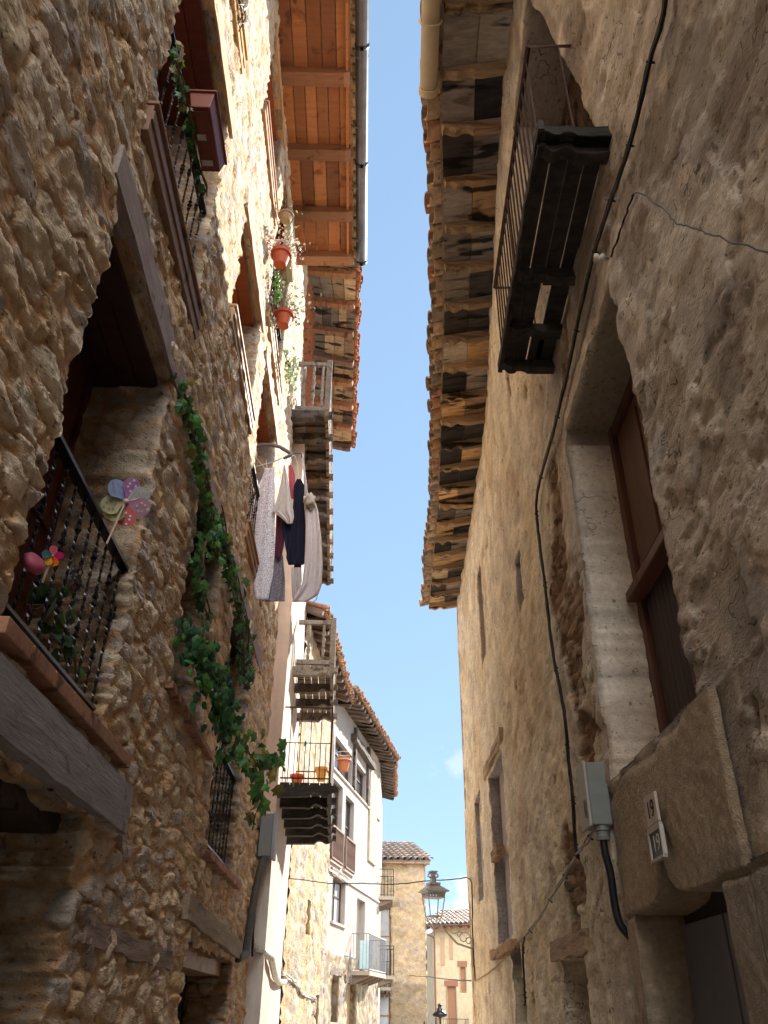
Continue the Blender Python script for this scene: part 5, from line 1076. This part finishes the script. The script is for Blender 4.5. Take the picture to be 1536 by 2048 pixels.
# ================================================================ garden ornaments on the railing
def pinwheel(c, R_, label, cols, n=7, stick=None):
    th = thing('pinwheel', label, 'pinwheel', c); c = np.array(c, float); vn = CAM - c; vn /= np.linalg.norm(vn); vn = vn * .8 + np.array([.5, -.3, 0]) * .5; vn /= np.linalg.norm(vn)
    u = np.cross([0, 0, 1.], vn); u /= np.linalg.norm(u); w = np.cross(vn, u)
    for k in range(n):
        if k >= len(cols): break
        a = math.radians(cols[k][0]); d = u * math.cos(a) + w * math.sin(a); e = np.cross(vn, d); col, dots = cols[k][1], cols[k][2]; b = MB(); vs = [c]; m = 14
        for j in range(m + 1):
            q = j / m * math.pi * 2; rr = R_ * (.58 - .42 * math.cos(q)); ww = R_ * .39 * math.sin(q) * (1.0 if rr > .4 * R_ else .7)
            vs.append(c + d * rr + e * ww + vn * (.12 * math.sin(q) * R_ + k * .001))
        b.add(vs, [(0, j + 1, j + 2) for j in range(m)], col)
        for (fx, fy) in ((.45, 0), (.72, .13), (.72, -.13), (.9, 0.02), (.58, .16), (.58, -.16)):
            st = [c + d * (fx * R_) + e * (fy * R_) + vn * (.004 + k * .001 + .12 * R_ * (fy / .3))]
            for q in range(12): rr = R_ * (.065 if q % 2 == 0 else .032); st.append(st[0] + (d * math.cos(q * math.pi / 6) + e * math.sin(q * math.pi / 6)) * rr)
            b.add(st, [(0, q + 1, (q + 1) % 12 + 1) for q in range(12)], dots)
        b.build('petal', M_attr, th)
    b = MB(); b.lathe(c + vn * .005, [(R_ * .12, 0), (R_ * .1, .01), (R_ * .03, .02)], 10, (.6, .45, .42), axis=vn); b.build('hub', M_attr, th)
    if stick is not None: b = MB(); b.tube([c - vn * .01, stick], .006, (.4, .3, .24), sides=6); b.build('stick', M_attr, th)
pinwheel(A.at(252, 1003, .07), .15, 'large flower pinwheel with patterned petals on the end of the lower railing',
         [(-75, (.62, .14, .15), (.75, .72, .75)), (-5, (.66, .38, .58), (.6, .65, .5)), (38, (.72, .75, .78), (.4, .43, .4)), (85, (.42, .2, .48), (.75, .72, .75)), (140, (.2, .28, .46), (.4, .28, .33)), (-120, (.36, .34, .16), (.28, .26, .1)), (-150, (.3, .29, .16), (.26, .25, .1))], stick=A.at(213, 1088, .05))
pinwheel(A.at(105, 1112, .05), .05, 'small magenta and orange flower ornament on the railing', [(100, (.6, .12, .18), (.2, .05, .1)), (20, (.65, .02, .2), (.65, .02, .2)), (-60, (.85, .16, .01), (.3, .1, .02)), (-110, (.6, .3, .01), (.6, .3, .01)), (180, (.02, .1, .1), (.02, .1, .1))], stick=A.at(85, 1165, .02))
p = A.at(66, 1128, .02); b = MB(); b.lathe(p, [(.012, -.03), (.05, -.02), (.06, .01), (.045, .03), (.01, .035)], 18, (.3, .06, .1), axis=(.6, -.3, .5))
tag(b.build('watering_can_rose', M_attr, None, smooth=True), 'pink dish-shaped toy wedged behind the railing at the left', 'toy')
vine('artificial_plant', 'dark plastic foliage tied to the middle of the railing', 'plant', [A.at(142, 1150, .02), A.at(152, 1165, .02)], 200, .06, [(.01, .012, .02), (.02, .015, .03)], .035, 31, kind='long')

# ================================================================ laundry
def cloth(name, label, cat, quad, Y, m, col, folds=4, amp=.03, seed=0, nx=36, ny=48, wave=.0, hem=0, th=.004, ex=1.0):
    """quad: list of (left px, right px, py) rows from top to bottom, hung in the plane y=Y (+ folds)"""
    r = random.Random(seed); ys = [q[2] for q in quad]; V = []; ph = r.uniform(0, 6)
    for j in range(ny + 1):
        v = j / ny; py = ys[0] + (ys[-1] - ys[0]) * v; xl = np.interp(py, ys, [q[0] for q in quad]); xr_ = np.interp(py, ys, [q[1] for q in quad])
        for i in range(nx + 1):
            u = i / nx; f = math.sin(u * folds * 2 * math.pi + ph + v * 1.3) + .5 * math.sin(u * folds * 4.3 * math.pi + ph * 2 + v * 2)
            P = aty(xl + (xr_ - xl) * u, py + hem * math.sin(u * 5 + ph) * v, Y)
            d = amp * f * (.35 + .65 * v ** .6) + wave * math.sin(v * 9 + u * 3)
            V.append(P + ray(xl + (xr_ - xl) * u, py) / 1.2 * d)
    b = MB(); b.add(V, [(j * (nx + 1) + i, j * (nx + 1) + i + 1, (j + 1) * (nx + 1) + i + 1, (j + 1) * (nx + 1) + i) for j in range(ny) for i in range(nx)], col)
    o = b.build(name, m, None, smooth=True); sd = o.modifiers.new('thickness', 'SOLIDIFY'); sd.thickness = th
    return tag(o, label, cat, 'laundry on the rack')
Yc = 9.7
cloth('towel', 'grey-blue flecked terry towel hanging long at the left of the clothes rack', 'towel', [(530, 549, 936), (519, 550, 985), (512, 550, 1040), (506, 550, 1100), (503, 546, 1150), (512, 536, 1200)], Yc, M_towel, (.62, .6, .66), 1, .025, 1)
cloth('towel', 'folded back half of the flecked towel, shorter and nearest the wall', 'towel', [(531, 543, 938), (510, 532, 990), (500, 525, 1030), (495, 512, 1065), (494, 510, 1076)], Yc + .12, M_towel, (.62, .6, .66), 1, .02, 2)
cloth('towel', 'darker flecked towel end hanging lowest behind the long towel', 'towel', [(548, 566, 1110), (534, 570, 1160), (530, 569, 1203)], Yc + .16, M_towel, (.22, .20, .24), 1.5, .02, 3)
cloth('cloth', 'plain pale grey triangular cloth pinned by one corner in the middle of the rack', 'cloth', [(568, 570, 930), (562, 577, 965), (554, 582, 1000), (545, 587, 1022), (562, 588, 1035), (575, 584, 1048)], Yc - .05, M_cloth, (.62, .58, .56), 2, .02, 4)
cloth('cloth', 'small rose pink cloth pinned beside the pale triangular one', 'cloth', [(577, 584, 931), (577, 590, 950), (579, 591, 975), (583, 587, 998)], Yc + .03, M_cloth, (.5, .13, .16), 2, .015, 5)
cloth('trousers', 'navy blue trousers hanging in the centre of the rack', 'trousers', [(594, 602, 958), (588, 609, 972), (587, 608, 1000), (582, 611, 1050), (577, 614, 1085), (572, 618, 1115), (577, 606, 1130)], Yc - .02, M_cloth, (.012, .014, .035), 2, .02, 6)
cloth('garment', 'maroon garment hanging behind the navy trousers', 'garment', [(553, 566, 1020), (552, 570, 1050), (550, 568, 1090), (548, 562, 1116)], Yc + .1, M_cloth, (.12, .03, .06), 2, .015, 7)
cloth('garment', 'dark blue garment showing between the maroon one and the navy trousers', 'garment', [(570, 586, 1035), (566, 584, 1060), (570, 582, 1090), (574, 582, 1110)], Yc + .06, M_cloth, (.02, .03, .07), 2, .015, 9)
cloth('garment', 'brown cloth peeping out below the navy trousers', 'garment', [(590, 603, 1120), (588, 603, 1135), (588, 598, 1152)], Yc + .05, M_cloth, (.07, .025, .02), 1, .01, 8)
cloth('bed_sheet', 'lavender grey sheet knotted at the top and bulging down the right of the rack', 'sheet', [(607, 626, 992), (609, 636, 1020), (612, 637, 1030), (611, 643, 1080), (609, 645, 1130), (604, 643, 1170), (590, 636, 1190), (584, 612, 1204)], Yc - .1, M_cloth, (.7, .65, .68), 1.3, .03, 10)
cloth('bed_sheet', 'second pale corner of sheet hanging in a point between trousers and large sheet', 'sheet', [(583, 603, 1135), (582, 604, 1160), (584, 600, 1185), (586, 592, 1203)], Yc + .0, M_cloth, (.6, .56, .57), 2, .02, 11)
b = MB(); kn = aty(620, 1003, Yc - .14); q = random.Random(2); vs = []; fs = []; NU, NV = 18, 12
for j in range(NV + 1):
    for i in range(NU):
        a, e = 2 * math.pi * i / NU, math.pi * j / NV; rr = .105 * (1 + .16 * math.sin(5 * a + 3 * e) + .12 * math.sin(7 * e + a)); vs.append(kn + np.array([rr * .75 * math.sin(e) * math.cos(a), rr * math.sin(e) * math.sin(a), rr * 1.1 * math.cos(e)]))
for j in range(NV):
    for i in range(NU): fs.append((j * NU + i, j * NU + (i + 1) % NU, (j + 1) * NU + (i + 1) % NU, (j + 1) * NU + i))
b.add(vs, fs, (.64, .59, .55)); tag(b.build('sheet_knot', M_cloth, None, smooth=True), 'crumpled knot of pale sheet tied over the end wire of the rack', 'knotted cloth')
rk = thing('clothes_rack', 'white wire clothes rack with curved grey arms fixed outside the high window', 'clothes rack', A.P(9.2, 7.9, 0))
b = MB(); pts = [aty(x, y, Yc - .1) for x, y in ((507, 897), (520, 890), (540, 889), (560, 894), (575, 903), (585, 909))]
b.tube(pts, [.018, .024, .026, .028, .03, .02], (.16, .16, .16), sides=10); b.tube([aty(585, 908, Yc - .1), aty(578, 912, Yc - .1), aty(567, 917, Yc - .1)], [.03, .026, .016], (.16, .16, .16), sides=8); b.tube([aty(585, 909, Yc - .1), aty(592, 906, Yc - .1), aty(603, 907, Yc - .1), aty(604, 915, Yc - .1)], .012, (.12, .12, .12), sides=8); b.build('arm', M_attr, rk, smooth=True)
b = MB()
def w(pts, r_=.006): b.tube([aty(*p) for p in pts], r_, (.6, .58, .6), sides=6)
w([(508, 934, Yc - .1), (540, 926, Yc - .1), (568, 915, Yc - .1)], .009); w([(504, 905, Yc), (520, 925, Yc), (532, 940, Yc + .05)]); w([(506, 900, Yc), (508, 935, Yc), (516, 975, Yc + .3)]); w([(508, 935, Yc), (502, 960, Yc), (512, 1000, Yc + .3)])
w([(588, 908, Yc), (594, 925, Yc), (598, 960, Yc)]); w([(605, 915, Yc - .1), (612, 960, Yc), (616, 1000, Yc)], .008); w([(603, 916, Yc - .1), (610, 960, Yc), (613, 1000, Yc)]); w([(603, 905, Yc), (606, 909, Yc), (605, 918, Yc)])
for k in range(4): w([(508 + k * 24, 925 - k * 4, Yc - .1), (512 + k * 24, 955 - k * 3, Yc + .6)], .004)
w([(625, 1205, Yc + .3), (632, 1200, Yc + .3), (635, 1192, Yc + .3)]); b.build('wire', M_attr, rk)
# hanging pots outside the white house window, pots on the iron balcony
def bpot(p, h, r, label, col=(.5, .17, .06), ring=False):
    th = thing('flower_pot', label, 'flower pot', p, 'flower pots on ledges and balconies'); b = MB(); b.lathe(p, [(r * .6, 0), (r * .9, h * .78), (r * 1.08, h * .8), (r * 1.1, h), (r * .9, h)], 18, col); b.build('pot', M_pot if col is None else M_attr, th)
    if ring:
        b = MB()
        for zz in (h * .8, h * 1.35): b.tube([np.array(p) + (math.cos(a) * r * 1.15, math.sin(a) * r * 1.15, zz) for a in np.linspace(0, 6.283, 18)], .012, (.5, .5, .5), sides=5)
        b.build('wire_holder', M_attr, th)
bpot(L4.at(687, 1543, .45), .42, .22, 'terracotta pot in a white wire ring hanging outside the white house', (.42, .14, .06), True)
bpot(fi.at(642, 1562, .55), .27, .14, 'yellow-orange pot standing on the iron balcony', (.6, .28, .06)); bpot(fi.at(593, 1572, .15), .2, .13, 'bright orange-red pot at the wall end of the iron balcony', (.62, .12, .03))
